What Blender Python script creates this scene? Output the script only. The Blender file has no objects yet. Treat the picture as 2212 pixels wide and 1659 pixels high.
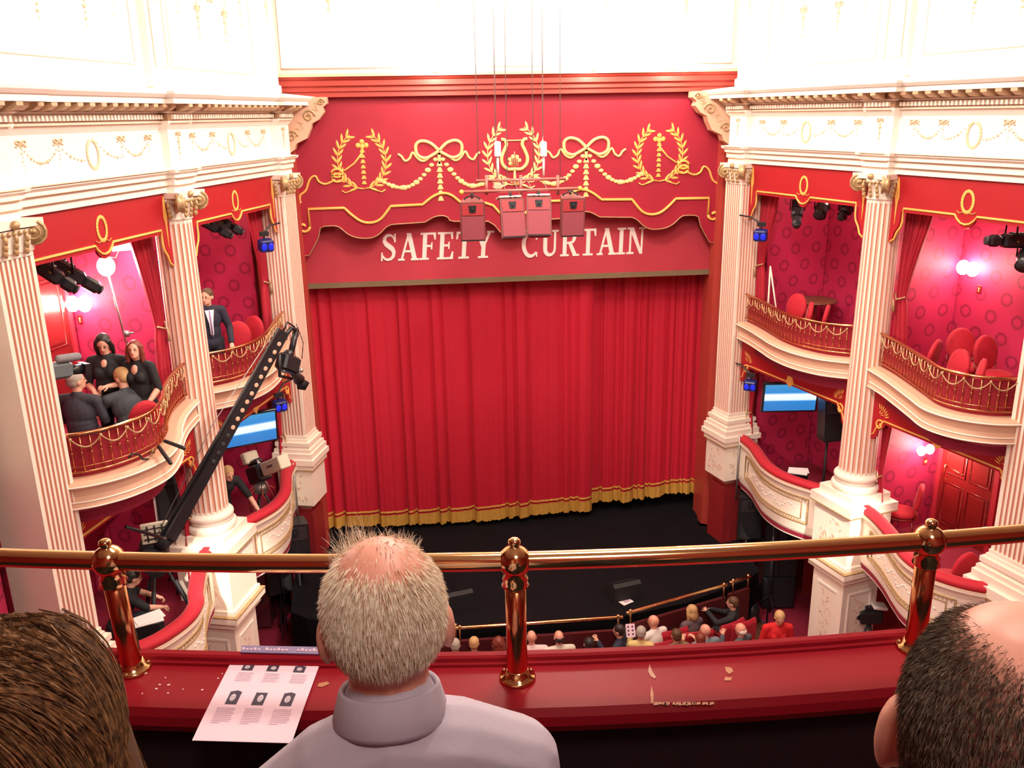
import bpy, math, random
import numpy as np
from mathutils import Matrix, Vector
random.seed(7)
PI = math.pi
scene = bpy.context.scene
COL = scene.collection
# ---------------------------------------------------------------- camera, world, lights, exposure
H = 9.2                                   # eye height above the stalls floor
CAM = Vector((-1.7048, 0, H))
F, PITCH, YAW, ROLL = 1909.786, math.radians(16.9947), math.radians(5.7849), math.radians(1.0282)
_fw = Vector((math.sin(YAW)*math.cos(PITCH), math.cos(YAW)*math.cos(PITCH), -math.sin(PITCH)))
_r = Vector((math.cos(YAW), -math.sin(YAW), 0)); _u = _r.cross(_fw)
_rr = _r*math.cos(ROLL) - _u*math.sin(ROLL); _uu = _r*math.sin(ROLL) + _u*math.cos(ROLL)
cd = bpy.data.cameras.new('camera'); cam = bpy.data.objects.new('camera', cd); COL.objects.link(cam)
cd.sensor_width = 36; cd.lens = F*36/2212; cd.clip_start = .05; cd.clip_end = 100
cam.matrix_world = Matrix(((_rr.x, _uu.x, -_fw.x, CAM.x), (_rr.y, _uu.y, -_fw.y, CAM.y), (_rr.z, _uu.z, -_fw.z, CAM.z), (0, 0, 0, 1)))
scene.camera = cam
world = bpy.data.worlds.new('world'); scene.world = world; world.use_nodes = True
world.node_tree.nodes['Background'].inputs[0].default_value = (1, .78, .68, 1)
world.node_tree.nodes['Background'].inputs[1].default_value = .35
scene.view_settings.view_transform = 'Standard'; scene.view_settings.look = 'None'
scene.view_settings.exposure = 0.12; scene.view_settings.gamma = 1; scene.view_settings.use_curve_mapping = False
def area(name, loc, to, size, power, col, shape='DISK', sy=None):
    l = bpy.data.lights.new(name, 'AREA'); l.shape = shape; l.size = size; l.energy = power; l.color = col
    if sy: l.size_y = sy
    o = bpy.data.objects.new(name, l); COL.objects.link(o); o.location = loc
    o.rotation_euler = (Vector(to) - Vector(loc)).to_track_quat('-Z', 'Y').to_euler(); return o
def spot(name, loc, to, power, col, deg, blend=.8):
    l = bpy.data.lights.new(name, 'SPOT'); l.energy = power; l.color = col; l.spot_size = math.radians(deg); l.spot_blend = blend; l.shadow_soft_size = .1
    o = bpy.data.objects.new(name, l); COL.objects.link(o); o.location = loc; o.rotation_euler = (Vector(to) - Vector(loc)).to_track_quat('-Z', 'Y').to_euler(); return o
def point(name, loc, power, col, r=.08):
    l = bpy.data.lights.new(name, 'POINT'); l.energy = power; l.color = col; l.shadow_soft_size = r
    o = bpy.data.objects.new(name, l); COL.objects.link(o); o.location = loc; return o
WARM = (1, .85, .73)
area('ceiling_chandelier_light', (0, 10.2, 12.4), (0, 10.8, 0), 1.8, 470, WARM)
area('ceiling_house_light', (-.6, 3.4, 12.6), (-.3, 10, 3), 2.0, 330, WARM)  # unseen fill light added at the ceiling on the camera side
area('circle_front_light', (.4, 6.5, 12.6), (0, 16, 3.5), 1.2, 270, (1, .82, .72))
for _x in (-2.6, 2.6):
    point('cove_light', (_x, 12.2, 12.0), 150, WARM, .35)
for _x in (-1.35, 1.35):
    point('header_light', (_x, 15.0, 11.6), 55, (1, .86, .72), .1)

for _s in (-1, 1):   # lanterns fixed along the circle front, outside the frame, trained on the box fronts
    spot('circle_lantern', (_s*4.2, 2.6, 8.3), (_s*4.75, 12.0, 2.85), 9000, (1, .90, .74), 8)
    spot('circle_lantern', (-_s*3.6, 2.2, 8.6), (_s*4.6, 12.4, 4.4), 1900, (1, .86, .72), 34, 1)
area('gallery_light', (-1.0, -1.4, 12.4), (-1.6, 1.0, 8.4), 1.2, 90, (1, .88, .78))  # unseen fill added above and behind the camera for the heads
# ---------------------------------------------------------------- rays (used to read off positions on known planes)
def ray(u, v):
    X, Y = u-1106, v-829.5
    return _fw*F + _rr*X - _uu*Y
def onY(u, v, Y): d = ray(u, v); return CAM + d*(Y/d.y)
def onZ(u, v, Z): d = ray(u, v); return CAM + d*((Z-H)/d.z)
# side wall frame: s along the wall towards the stage, t inwards from the column line
A0 = {1: Vector((5.7234, 9.3346, 0)), -1: Vector((-5.7234, 9.3346, 0))}
_d = Vector((4.0579-5.7234, 15.4252-9.3346, 0)).normalized()
SD = {1: _d.copy(), -1: Vector((-_d.x, _d.y, 0))}
SN = {1: Vector((-_d.y, _d.x, 0)), -1: Vector((_d.y, _d.x, 0))}
def W(side, s, t, z): return A0[side] + SD[side]*s + SN[side]*t + Vector((0, 0, z))
def onW(u, v, side, t):
    d = ray(u, v); n = SN[side]; k = ((A0[side]-CAM).dot(n) + t)/d.dot(n); return CAM + d*k
def ST(side, p):
    w = p - A0[side]; return w.dot(SD[side]), w.dot(SN[side])
def frame(side, s, t, z, rot=0):
    """rotation about z only: x axis along the wall towards the stage"""
    a = math.atan2(SD[side].y, SD[side].x) + rot
    return Matrix.Translation(W(side, s, t, z)) @ Matrix.Rotation(a, 4, 'Z')
def TW(side): return lambda p: W(side, p[0], p[1], p[2])

# ---------------------------------------------------------------- mesh builder
def cr3(P, n=5):
    out = []; Q = [P[0]] + list(P) + [P[-1]]
    for i in range(1, len(Q)-2):
        for k in range(n):
            t = k/n; a, b, c, d = [np.array(Q[j], float) for j in (i-1, i, i+1, i+2)]
            out.append(tuple(.5*((2*b)+(-a+c)*t+(2*a-5*b+4*c-d)*t*t+(-a+3*b-3*c+d)*t**3)))
    out.append(tuple(P[-1])); return out
class MB:
    def __init__(self, T=None, flip=False):
        self.v = []; self.f = []; self.s = []; self.m = []; self.T = T; self.flip = flip; self.mi = 0
    def add(self, vs, fs, smooth=False, M=None):
        n = len(self.v)
        if M is not None: vs = [M @ Vector(p) for p in vs]
        if self.T: vs = [self.T(p) for p in vs]
        self.v += [tuple(p) for p in vs]
        for f in fs:
            f = tuple(i+n for i in f)
            self.f.append(f[::-1] if self.flip else f); self.s.append(smooth); self.m.append(self.mi)
        return self
    def box(self, c, d, M=None, bev=0, taper=1):
        x, y, z = [k/2 for k in d]; cx, cy, cz = c
        if bev > 0:
            b = min(bev, x*.9, y*.9, z*.9); vs = []
            for zz, ins in ((-z, b), (-z+b, 0), (z-b, 0), (z, b)):
                X, Y = x-ins, y-ins
                vs += [(cx+px, cy+py, cz+zz) for px, py in ((-X+b, -Y), (X-b, -Y), (X, -Y+b), (X, Y-b), (X-b, Y), (-X+b, Y), (-X, Y-b), (-X, -Y+b))]
            fs = [tuple(range(7, -1, -1)), tuple(range(24, 32))]
            for k in range(3):
                for i in range(8):
                    j = (i+1) % 8; fs.append((k*8+i, k*8+j, k*8+8+j, k*8+8+i))
            return self.add(vs, fs, False, M)
        vs = [(cx+i*x*(taper if k > 0 else 1), cy+j*y*(taper if k > 0 else 1), cz+k*z) for k in (-1, 1) for j in (-1, 1) for i in (-1, 1)]
        return self.add(vs, [(0, 2, 3, 1), (4, 5, 7, 6), (0, 1, 5, 4), (1, 3, 7, 5), (3, 2, 6, 7), (2, 0, 4, 6)], False, M)
    def tube(self, pts, r, n=8, closed=False, cap=True, smooth=True, M=None, round_=False, sq=None):
        pts = [Vector(p) for p in pts]; N = len(pts)
        rs = [r]*N if not hasattr(r, '__len__') else list(r)
        if round_ and not closed:
            d0 = (pts[0]-pts[1]).normalized(); d1 = (pts[-1]-pts[-2]).normalized(); a, b = rs[0], rs[-1]
            ang = (.35, .75, 1.15)
            pts = [pts[0]+d0*a*math.sin(q) for q in ang[::-1]] + pts + [pts[-1]+d1*b*math.sin(q) for q in ang]
            rs = [a*math.cos(q) for q in ang[::-1]] + rs + [b*math.cos(q) for q in ang]; N = len(pts)
        tg = []
        for i in range(N):
            if closed: t = pts[(i+1) % N]-pts[i-1]
            else: t = pts[min(i+1, N-1)]-pts[max(i-1, 0)]
            tg.append(t.normalized() if t.length > 1e-9 else Vector((0, 0, 1)))
        up = Vector((0, 0, 1)) if abs(tg[0].z) < .95 else Vector((1, 0, 0))
        x = up.cross(tg[0]).normalized(); vs = []
        for i in range(N):
            x = (x - tg[i]*x.dot(tg[i])); x = x.normalized() if x.length > 1e-6 else Vector((1, 0, 0)); y = tg[i].cross(x)
            for k in range(n):
                a = 2*PI*(k+(.5 if n == 4 else 0))/n
                vs.append(pts[i] + (x*math.cos(a) + y*math.sin(a)*(sq or 1))*rs[i])
        fs = []
        for i in range(N if closed else N-1):
            j = (i+1) % N
            for k in range(n):
                l = (k+1) % n; fs.append((i*n+k, i*n+l, j*n+l, j*n+k))
        if cap and not closed: fs += [tuple(range(n-1, -1, -1)), tuple(range((N-1)*n, N*n))]
        return self.add(vs, fs, smooth, M)
    def lathe(self, prof, n=16, M=None, smooth=True, a0=0, rfun=None):
        vs = []
        for r, z in prof:
            for k in range(n):
                a = 2*PI*(k+a0)/n; rr = r*(rfun(k) if rfun else 1); vs.append((rr*math.cos(a), rr*math.sin(a), z))
        fs = []
        for i in range(len(prof)-1):
            for k in range(n):
                l = (k+1) % n; fs.append((i*n+k, i*n+l, (i+1)*n+l, (i+1)*n+k))
        fs += [tuple(range(n-1, -1, -1)), tuple(range((len(prof)-1)*n, len(prof)*n))]
        return self.add(vs, fs, smooth, M)
    def ell(self, c, r, n=12, m=8, M=None):
        vs = []; fs = []
        for i in range(1, m):
            p = PI*i/m
            for k in range(n):
                a = 2*PI*k/n; vs.append((c[0]+r[0]*math.sin(p)*math.cos(a), c[1]+r[1]*math.sin(p)*math.sin(a), c[2]-r[2]*math.cos(p)))
        b = len(vs); vs += [(c[0], c[1], c[2]-r[2]), (c[0], c[1], c[2]+r[2])]
        for i in range(m-2):
            for k in range(n):
                l = (k+1) % n; fs.append((i*n+k, i*n+l, (i+1)*n+l, (i+1)*n+k))
        for k in range(n):
            l = (k+1) % n; fs.append((b, l, k)); fs.append(((m-2)*n+k, (m-2)*n+l, b+1))
        return self.add(vs, fs, True, M)
    def prism(self, poly, d0, d1, axes=None, M=None, smooth=False):
        """polygon (a,b) extruded d0..d1 along the third axis; axes maps (a,b,d) to a point (default XZ plane, depth along y)"""
        ax = axes or (lambda a, b, d: (a, d, b)); n = len(poly)
        ar = sum(poly[i][0]*poly[(i+1) % n][1]-poly[(i+1) % n][0]*poly[i][1] for i in range(n))
        if ar < 0: poly = poly[::-1]
        vs = [ax(a, b, d0) for a, b in poly] + [ax(a, b, d1) for a, b in poly]
        fs = [tuple(range(n)), tuple(range(2*n-1, n-1, -1))] + [((i+1) % n, i, i+n, (i+1) % n + n) for i in range(n)]
        if d1 < d0: fs = [f[::-1] for f in fs]
        return self.add(vs, fs, smooth, M)
    def sweep(self, path, prof, smooth=False, closedprof=False, caps=False, M=None):
        """path [(x,y)] in plan, profile [(off,z)]; off to the left of the direction of travel"""
        P = [Vector((p[0], p[1])) for p in path]; N = len(P); nn = []
        for i in range(N):
            a = (P[i]-P[i-1]).normalized() if i > 0 else None; b = (P[i+1]-P[i]).normalized() if i < N-1 else None
            na = Vector((-a.y, a.x)) if a else None; nb = Vector((-b.y, b.x)) if b else None
            if na is None: m = nb
            elif nb is None: m = na
            else:
                m = (na+nb); m = m.normalized() if m.length > 1e-6 else na; m = m/max(m.dot(na), .3)
            nn.append(m)
        K = len(prof); vs = [(P[i].x+nn[i].x*o, P[i].y+nn[i].y*o, z) for i in range(N) for o, z in prof]; fs = []
        for i in range(N-1):
            for k in range(K if closedprof else K-1):
                l = (k+1) % K; fs.append((i*K+k, (i+1)*K+k, (i+1)*K+l, i*K+l))
        if caps: fs += [tuple(range(K)), tuple(range(N*K-1, (N-1)*K-1, -1))]
        return self.add(vs, fs, smooth, M)

WL = {}
def link(o): COL.objects.link(o); return o
def tag(o, label=None, cat=None, group=None, kind=None):
    if label: o['label'] = label
    if cat: o['category'] = cat
    if group: o['group'] = group
    if kind: o['kind'] = kind
    return o
def thing(name, loc, label, cat, group=None, kind=None):
    o = link(bpy.data.objects.new(name, None)); o.location = loc; o.empty_display_size = .1; WL[o] = Vector(loc)
    return tag(o, label, cat, group, kind)
def mesh_of(name, mb, mats, off=Vector((0, 0, 0))):
    me = bpy.data.meshes.new(name)
    vs = mb.v if off.length == 0 else [(p[0]-off.x, p[1]-off.y, p[2]-off.z) for p in mb.v]
    me.from_pydata(vs, [], mb.f)
    me.polygons.foreach_set('use_smooth', mb.s)
    if not isinstance(mats, (list, tuple)): mats = [mats]
    for m in mats: me.materials.append(m)
    if len(mats) > 1: me.polygons.foreach_set('material_index', mb.m)
    return me
def obj(name, mb, mats, parent=None, label=None, cat=None, group=None, kind=None, origin=None):
    """mesh vertices are given in world space; the object is linked under its parent"""
    if origin is None:
        if parent is not None: origin = WL[parent]
        else:
            a = np.array(mb.v); lo, hi = a.min(0), a.max(0); origin = Vector(((lo[0]+hi[0])/2, (lo[1]+hi[1])/2, lo[2]))
    origin = Vector(origin)
    o = link(bpy.data.objects.new(name, mesh_of(name, mb, mats, origin)))
    if parent is not None: o.parent = parent; o.location = origin - WL[parent]
    else: o.location = origin
    WL[o] = origin
    return tag(o, label, cat, group, kind)
def inst(name, me, parent, Mw, kind=None, label=None):
    o = link(bpy.data.objects.new(name, me)); o.parent = parent
    o.matrix_local = Matrix.Translation(-WL[parent]) @ Mw; WL[o] = Mw.translation.copy()
    return tag(o, label, kind=kind)
def copy_tree(o, parent=None):
    c = o.copy(); COL.objects.link(c)
    if parent is not None: c.parent = parent; c.matrix_parent_inverse = o.matrix_parent_inverse
    for ch in [x for x in ALLKIDS(o)]: copy_tree(ch, c)
    return c
def ALLKIDS(o): return [x for x in bpy.data.objects if x.parent == o]

# ---------------------------------------------------------------- materials
MATS = {}
def mat(name, col, rough=.5, metal=0, var=.08, scale=6, bump=0, bscale=60, coat=0, sheen=0, emit=None, estr=0, spec=.5, stretch=None):
    if name in MATS: return MATS[name]
    m = bpy.data.materials.new(name); m.use_nodes = True; nt = m.node_tree; N = nt.nodes; L = nt.links
    b = N['Principled BSDF']; tc = N.new('ShaderNodeTexCoord'); nz = N.new('ShaderNodeTexNoise'); nz.inputs['Scale'].default_value = scale; nz.inputs['Detail'].default_value = 3
    src = tc.outputs['Object']
    if stretch:
        mp = N.new('ShaderNodeMapping'); mp.inputs['Scale'].default_value = stretch; L.new(src, mp.inputs['Vector']); src = mp.outputs[0]
    L.new(src, nz.inputs['Vector'])
    mx = N.new('ShaderNodeMix'); mx.data_type = 'RGBA'
    mx.inputs[6].default_value = (*[max(0, c*(1-var)) for c in col], 1); mx.inputs[7].default_value = (*[min(1, c*(1+var)) for c in col], 1)
    L.new(nz.outputs['Fac'], mx.inputs[0]); L.new(mx.outputs[2], b.inputs['Base Color'])
    b.inputs['Roughness'].default_value = rough; b.inputs['Metallic'].default_value = metal; b.inputs['Specular IOR Level'].default_value = spec
    if coat: b.inputs['Coat Weight'].default_value = coat; b.inputs['Coat Roughness'].default_value = .08
    if sheen: b.inputs['Sheen Weight'].default_value = sheen; b.inputs['Sheen Roughness'].default_value = .4
    if emit: b.inputs['Emission Color'].default_value = (*emit, 1); b.inputs['Emission Strength'].default_value = estr
    if bump:
        n2 = N.new('ShaderNodeTexNoise'); n2.inputs['Scale'].default_value = bscale; n2.inputs['Detail'].default_value = 4; L.new(src, n2.inputs['Vector'])
        bp = N.new('ShaderNodeBump'); bp.inputs['Strength'].default_value = bump; bp.inputs['Distance'].default_value = .01
        L.new(n2.outputs['Fac'], bp.inputs['Height']); L.new(bp.outputs[0], b.inputs['Normal'])
    MATS[name] = m; return m
entcream = mat('ivory_paint', (.94, .88, .80), .45, var=.02)
cream = mat('cream_paint', (.92, .81, .69), .45, var=.03)
white = mat('white_plaster', (.92, .84, .76), .55, var=.02)
pinkcream = mat('pink_cream_paint', (.70, .42, .29), .45, var=.05)
flutep = mat('flute_paint', (.72, .38, .28), .5, var=.06)  # pinker tone for the flute grooves than for the fillets
gilt = mat('gilt_ornament', (.78, .48, .20), .38, .25, var=.12, scale=20)
palegilt = mat('pale_gilt_relief', (.84, .58, .38), .5, .1, var=.12, scale=20)
oldgilt = mat('aged_gilt', (.50, .34, .17), .45, .3, var=.3, scale=14)
goldpaint = mat('gold_paint', (.95, .50, .12), .5, .0, var=.08, scale=15)
goldlight = mat('pale_gold_paint', (1.0, .68, .28), .5, .0, var=.08, scale=15)
redpaint = mat('red_wall_paint', (.27, .018, .022), .42, var=.12, scale=3)
jambred = mat('red_jamb_paint', (.46, .06, .045), .38, var=.08, scale=2)
boardred = mat('pelmet_red', (.36, .008, .03), .6, var=.10, scale=2)
valred = mat('valance_red', (.40, .010, .018), .45, var=.08, scale=3)
velvet = mat('red_velvet', (.48, .008, .025), .75, var=.12, scale=12, sheen=.08)
darkvelvet = mat('deep_red_velvet', (.30, .008, .02), .8, var=.15, scale=12, sheen=.05)
curtainred = mat('curtain_red', (.56, .006, .030), .7, var=.10, scale=1.2, sheen=.08, stretch=(3, 3, .3))
safetyred = mat('safety_curtain_red', (.50, .040, .065), .7, var=.12, scale=1.6)
drapered = mat('drape_red', (.45, .01, .03), .7, var=.12, scale=4, sheen=.08)
fringe_m = mat('gold_fringe', (.62, .34, .06), .6, var=.35, scale=50, bump=.6, bscale=90, stretch=(1, 1, .15))
carpet = mat('red_carpet', (.24, .006, .03), .9, var=.2, scale=8)
blackfloor = mat('black_stage_floor', (.006, .005, .007), .85, var=.4, scale=2, spec=.12)
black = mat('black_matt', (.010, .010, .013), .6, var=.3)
blackgloss = mat('black_satin', (.015, .015, .018), .3, var=.2)
darkgrey = mat('dark_grey_metal', (.05, .05, .055), .4, .4, var=.2)
grey = mat('grey_metal', (.35, .34, .33), .35, .7, var=.1)
brass = mat('polished_brass', (.82, .56, .26), .12, 1.0, var=.08, scale=5)
copper = mat('copper_brass', (.66, .30, .14), .18, 1.0, var=.10, scale=5)
lacquer = mat('red_gloss_lacquer', (.26, .008, .016), .34, var=.15, scale=2.5, spec=.10)
darkwood = mat('dark_red_door_wood', (.22, .012, .012), .3, var=.15, coat=.3)
brownwood = mat('brown_floor_wood', (.16, .055, .03), .5, var=.25, scale=6, stretch=(1, 8, 1))
beige = mat('beige_plastic', (.62, .55, .42), .5, var=.05)
paperm = mat('white_paper', (.85, .78, .76), .7, var=.02)
pinkpaper = mat('pink_paper', (.86, .62, .72), .6, var=.02)
inkm = mat('printed_ink', (.05, .03, .06), .7, var=.1)
inkgrey = mat('printed_grey', (.58, .40, .50), .7, var=.1)
letterm = mat('cream_lettering', (1.0, .86, .78), .6, var=.02)
skin_m = mat('skin', (.75, .40, .28), .5, var=.08, scale=10)
skin_pink = mat('pink_skin', (.78, .36, .26), .42, var=.10, scale=14)
lipm = mat('lip', (.55, .12, .10), .5); eyem = mat('dark_eye', (.03, .02, .02), .3)
silver = mat('silver_metal', (.7, .7, .7), .25, .9)
bluelamp = mat('blue_lens', (.01, .02, .5), .3, emit=(.02, .04, 1), estr=.55)
def glow(name, col, s):
    m = mat(name, (.9, .9, .9), .5, emit=col, estr=s); return m
def cloth(name, col, rough=.8, var=.12): return mat(name, col, rough, var=var, scale=9, bump=.15, bscale=25)
def uvmat(name, build):
    m = bpy.data.materials.new(name); m.use_nodes = True; build(m.node_tree, m.node_tree.nodes['Principled BSDF']); MATS[name] = m; return m
def _math(nt, op, a, b=None, c=None):
    n = nt.nodes.new('ShaderNodeMath'); n.operation = op
    for i, x in enumerate((a, b, c)):
        if x is None: continue
        if isinstance(x, (int, float)): n.inputs[i].default_value = x
        else: nt.links.new(x, n.inputs[i])
    return n.outputs[0]
def _wall(base, dark):
    def build(nt, b):
        N, L = nt.nodes, nt.links; uv = N.new('ShaderNodeUVMap'); sp = N.new('ShaderNodeSeparateXYZ'); L.new(uv.outputs[0], sp.inputs[0])
        CX, CZ = .46, .30
        row = _math(nt, 'FLOOR', _math(nt, 'DIVIDE', sp.outputs[1], CZ))
        sh = _math(nt, 'MULTIPLY', _math(nt, 'MODULO', row, 2.0), .5)
        fx = _math(nt, 'SUBTRACT', _math(nt, 'FRACT', _math(nt, 'ADD', _math(nt, 'DIVIDE', sp.outputs[0], CX), _math(nt, 'ADD', sh, 50.0))), .5)
        fz = _math(nt, 'SUBTRACT', _math(nt, 'FRACT', _math(nt, 'DIVIDE', sp.outputs[1], CZ)), .5)
        x = _math(nt, 'MULTIPLY', fx, CX); z = _math(nt, 'MULTIPLY', fz, CZ)
        r = _math(nt, 'SQRT', _math(nt, 'ADD', _math(nt, 'MULTIPLY', x, x), _math(nt, 'MULTIPLY', z, z)))
        ang = _math(nt, 'ARCTAN2', z, x)
        w = _math(nt, 'MULTIPLY', _math(nt, 'SINE', _math(nt, 'MULTIPLY', ang, 14.0)), .012)
        d = _math(nt, 'ABSOLUTE', _math(nt, 'SUBTRACT', _math(nt, 'ADD', r, w), .085))
        ring = _math(nt, 'SUBTRACT', 1.0, _math(nt, 'SMOOTH_MIN', _math(nt, 'DIVIDE', d, .028), 1.0, .1))
        nz = N.new('ShaderNodeTexNoise'); nz.inputs['Scale'].default_value = 25; L.new(uv.outputs[0], nz.inputs['Vector'])
        fac = _math(nt, 'MULTIPLY', ring, _math(nt, 'ADD', .45, _math(nt, 'MULTIPLY', nz.outputs['Fac'], .8)))
        fac = _math(nt, 'MAXIMUM', _math(nt, 'MINIMUM', fac, 1.0), 0.0)
        mx = N.new('ShaderNodeMix'); mx.data_type = 'RGBA'; L.new(fac, mx.inputs[0]); mx.inputs[6].default_value = (*base, 1); mx.inputs[7].default_value = (*dark, 1)
        L.new(mx.outputs[2], b.inputs['Base Color']); b.inputs['Roughness'].default_value = .6
    return build
wallpaper = uvmat('wreath_wallpaper', _wall((.50, .020, .085), (.14, .008, .028)))
def uvwall(name, pts, uvs, m=None, kind='structure', parent=None, thick=.06):
    """flat wall slab: front quad pts with uvs in metres, given thickness behind"""
    m = m or wallpaper; p = [Vector(q) for q in pts]; n = (p[1]-p[0]).cross(p[3]-p[0]).normalized()
    mb = MB(); q = [a - n*thick for a in p]
    mb.add(p+q, [(0, 1, 2, 3), (7, 6, 5, 4), (0, 4, 5, 1), (1, 5, 6, 2), (2, 6, 7, 3), (3, 7, 4, 0)])
    o = obj(name, mb, m, parent, kind=kind); uvl = o.data.uv_layers.new(name='UVMap'); o.data.update()
    me = o.data
    for poly in me.polygons:
        for li in poly.loop_indices:
            vi = me.loops[li].vertex_index % 4; uvl.data[li].uv = uvs[vi]
    return o
# ================================================================ STRUCTURE
def flat(name, pts, m, th=.08, kind='structure'):
    """horizontal slab, top face through pts"""
    mb = MB(); n = len(pts); mb.add([tuple(p) for p in pts] + [(p[0], p[1], p[2]-th) for p in pts],
        [tuple(range(n)), tuple(range(2*n-1, n-1, -1))] + [(i, i+n, (i+1) % n + n, (i+1) % n) for i in range(n)])
    return obj(name, mb, m, kind=kind)
flat('floor', [(-9, 3.5, 0), (9, 3.5, 0), (9, 20.5, 0), (-9, 20.5, 0)], carpet, .1)
flat('ceiling', [(-9.5, -2.5, 13.1), (9.5, -2.5, 13.1), (9.5, 20.5, 13.1), (-9.5, 20.5, 13.1)], white, .1)
wb = MB(); wb.box((0, 20.3, 6.5), (17, .1, 13.1)); obj('wall_stage_back', wb, black, kind='structure')
wb = MB(); wb.box((0, -2.3, 6.5), (19, .1, 13.1)); obj('wall_auditorium_back', wb, redpaint, kind='structure')
for sd, nm in ((-1, 'left'), (1, 'right')):
    T = TW(sd); mb = MB(T)
    mb.box((1.6, -1.95, 6.55), (9.9, .1, 13.1)); obj('wall_'+nm+'_shell', mb, redpaint, kind='structure')
    mb = MB(); x = sd*9.2; mb.box((x, 3.0, 6.55), (.1, 11, 13.1)); obj('wall_'+nm+'_rear', mb, redpaint, kind='structure')

# side walls with boxes --------------------------------------------------------------
BAYS2 = {1: ((3.25, 6.06), (.24, 2.74)), -1: ((3.25, 6.06), (-.10, 2.74))}        # clear openings s0..s1 : stage-side bay, near bay
COLS2 = {1: (0.0, 2.99, 6.313), -1: (-.38, 2.99, 6.313)}
def catmull(P, n=8):
    out = []; P = [P[0]] + list(P) + [P[-1]]
    for i in range(1, len(P)-2):
        for k in range(n):
            t = k/n; a, b, c, d = [np.array(P[j], float) for j in (i-1, i, i+1, i+2)]
            out.append(tuple(.5*((2*b)+(-a+c)*t+(2*a-5*b+4*c-d)*t*t+(-a+3*b-3*c+d)*t**3)))
    out.append(tuple(P[-1])); return out
UP = (catmull([(3.24, .02), (3.36, .16), (3.62, .34), (4.05, .44), (4.55, .40), (5.0, .28), (5.5, .15), (6.02, .05)]),
      catmull([(.24, .10), (.40, .44), (.68, .66), (1.02, .70), (1.42, .54), (1.85, .36), (2.3, .18), (2.74, .04)]))
LOW = (catmull([(3.36, .16), (3.7, .34), (4.15, .47), (4.65, .44), (5.1, .28), (5.5, .12), (5.95, .02)]),
       catmull([(.12, .42), (.36, .62), (.7, .76), (1.1, .74), (1.45, .60), (1.85, .40), (2.25, .24), (2.62, .14)]))
ZUF, ZLF = 5.12, 2.45                       # floors of the upper and the lower boxes
UP2 = {1: UP, -1: (UP[0], catmull([(-.10, .12), (.05, .38), (.34, .60), (.78, .70), (1.28, .56), (1.62, .38), (2.05, .20), (2.4, .10), (2.74, .03)]))}
LOW2 = {1: LOW, -1: (LOW[0], catmull([(-.02, .30), (.22, .52), (.5, .68), (.9, .76), (1.25, .70), (1.5, .56), (1.85, .40), (2.25, .24), (2.62, .14)]))}
def walk(P, step):
    """points every step metres along a 2D polyline with tangent angle"""
    out = []; acc = 0; nxt = step/2
    for a, b in zip(P, P[1:]):
        L = math.dist(a, b)
        while nxt <= acc+L:
            k = (nxt-acc)/L; out.append((a[0]+(b[0]-a[0])*k, a[1]+(b[1]-a[1])*k, math.atan2(b[1]-a[1], b[0]-a[0]))); nxt += step
        acc += L
    return out
def cut(P, a, b):
    """sub-polyline between arc lengths given as fractions"""
    L = [0]
    for p, q in zip(P, P[1:]): L.append(L[-1]+math.dist(p, q))
    def at(x):
        x *= L[-1]
        for i in range(len(P)-1):
            if L[i+1] >= x: k = (x-L[i])/(L[i+1]-L[i]); return (P[i][0]+(P[i+1][0]-P[i][0])*k, P[i][1]+(P[i+1][1]-P[i][1])*k)
        return P[-1]
    return [at(a)] + [p for p, l in zip(P, L) if a*L[-1] < l < b*L[-1]] + [at(b)]
def offs(P, o):
    out = []
    for i in range(len(P)):
        a = P[max(i-1, 0)]; b = P[min(i+1, len(P)-1)]; L = math.dist(a, b); out.append((P[i][0]-(b[1]-a[1])/L*o, P[i][1]+(b[0]-a[0])/L*o))
    return out

def entpath(cols):
    P = [(-3.2, .12)]
    for c in cols: P += [(c-.24, .12), (c-.24, .22), (c+.24, .22), (c+.24, .12)]
    return P[:-1] + [(6.553, -.30)]
ENT_PROF = [(-.5, 8.31), (0, 8.31), (0, 8.40), (.025, 8.405), (.025, 8.49), (.05, 8.495), (.05, 8.53), (.09, 8.56), (.10, 8.60), (0, 8.61), (0, 9.08), (.02, 9.11), (.05, 9.15), (.06, 9.18), (.06, 9.28),
            (.10, 9.30), (.10, 9.385), (.30, 9.39), (.30, 9.455), (.325, 9.46), (.36, 9.50), (.365, 9.53), (-.16, 9.60), (-.5, 9.6)]
def leafpts():  # small flat laurel leaf in the xy plane, x along its length, raised
    return [(-.5, 0, 0), (-.2, -.2, .0), (.2, -.19, 0), (.5, 0, 0), (.2, .19, 0), (-.2, .2, 0), (-.1, 0, .14), (.25, 0, .1)]
LEAF_F = [(0, 1, 6), (1, 2, 7, 6), (2, 3, 7), (3, 4, 7), (4, 5, 6, 7), (5, 0, 6)]
def leaf(mb, p, ang, L, wd, ax):
    """leaf lying in a wall plane; ax(a,b,h) maps plane coords and height to a point"""
    c, s = math.cos(ang), math.sin(ang)
    mb.add([ax(p[0]+x*L*c-y*wd*2*s, p[1]+x*L*s+y*wd*2*c, .004+z*wd*2) for x, y, z in leafpts()], LEAF_F, True)
def bead(mb, p, r, ax, sx=1):
    vs = [ax(p[0]+dx*r*sx, p[1]+dz*r, h*r) for dx, dz, h in ((-1, 0, .1), (0, -1, .1), (1, 0, .1), (0, 1, .1), (0, 0, .9))]
    mb.add(vs, [(0, 1, 4), (1, 2, 4), (2, 3, 4), (3, 0, 4)], True)
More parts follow.
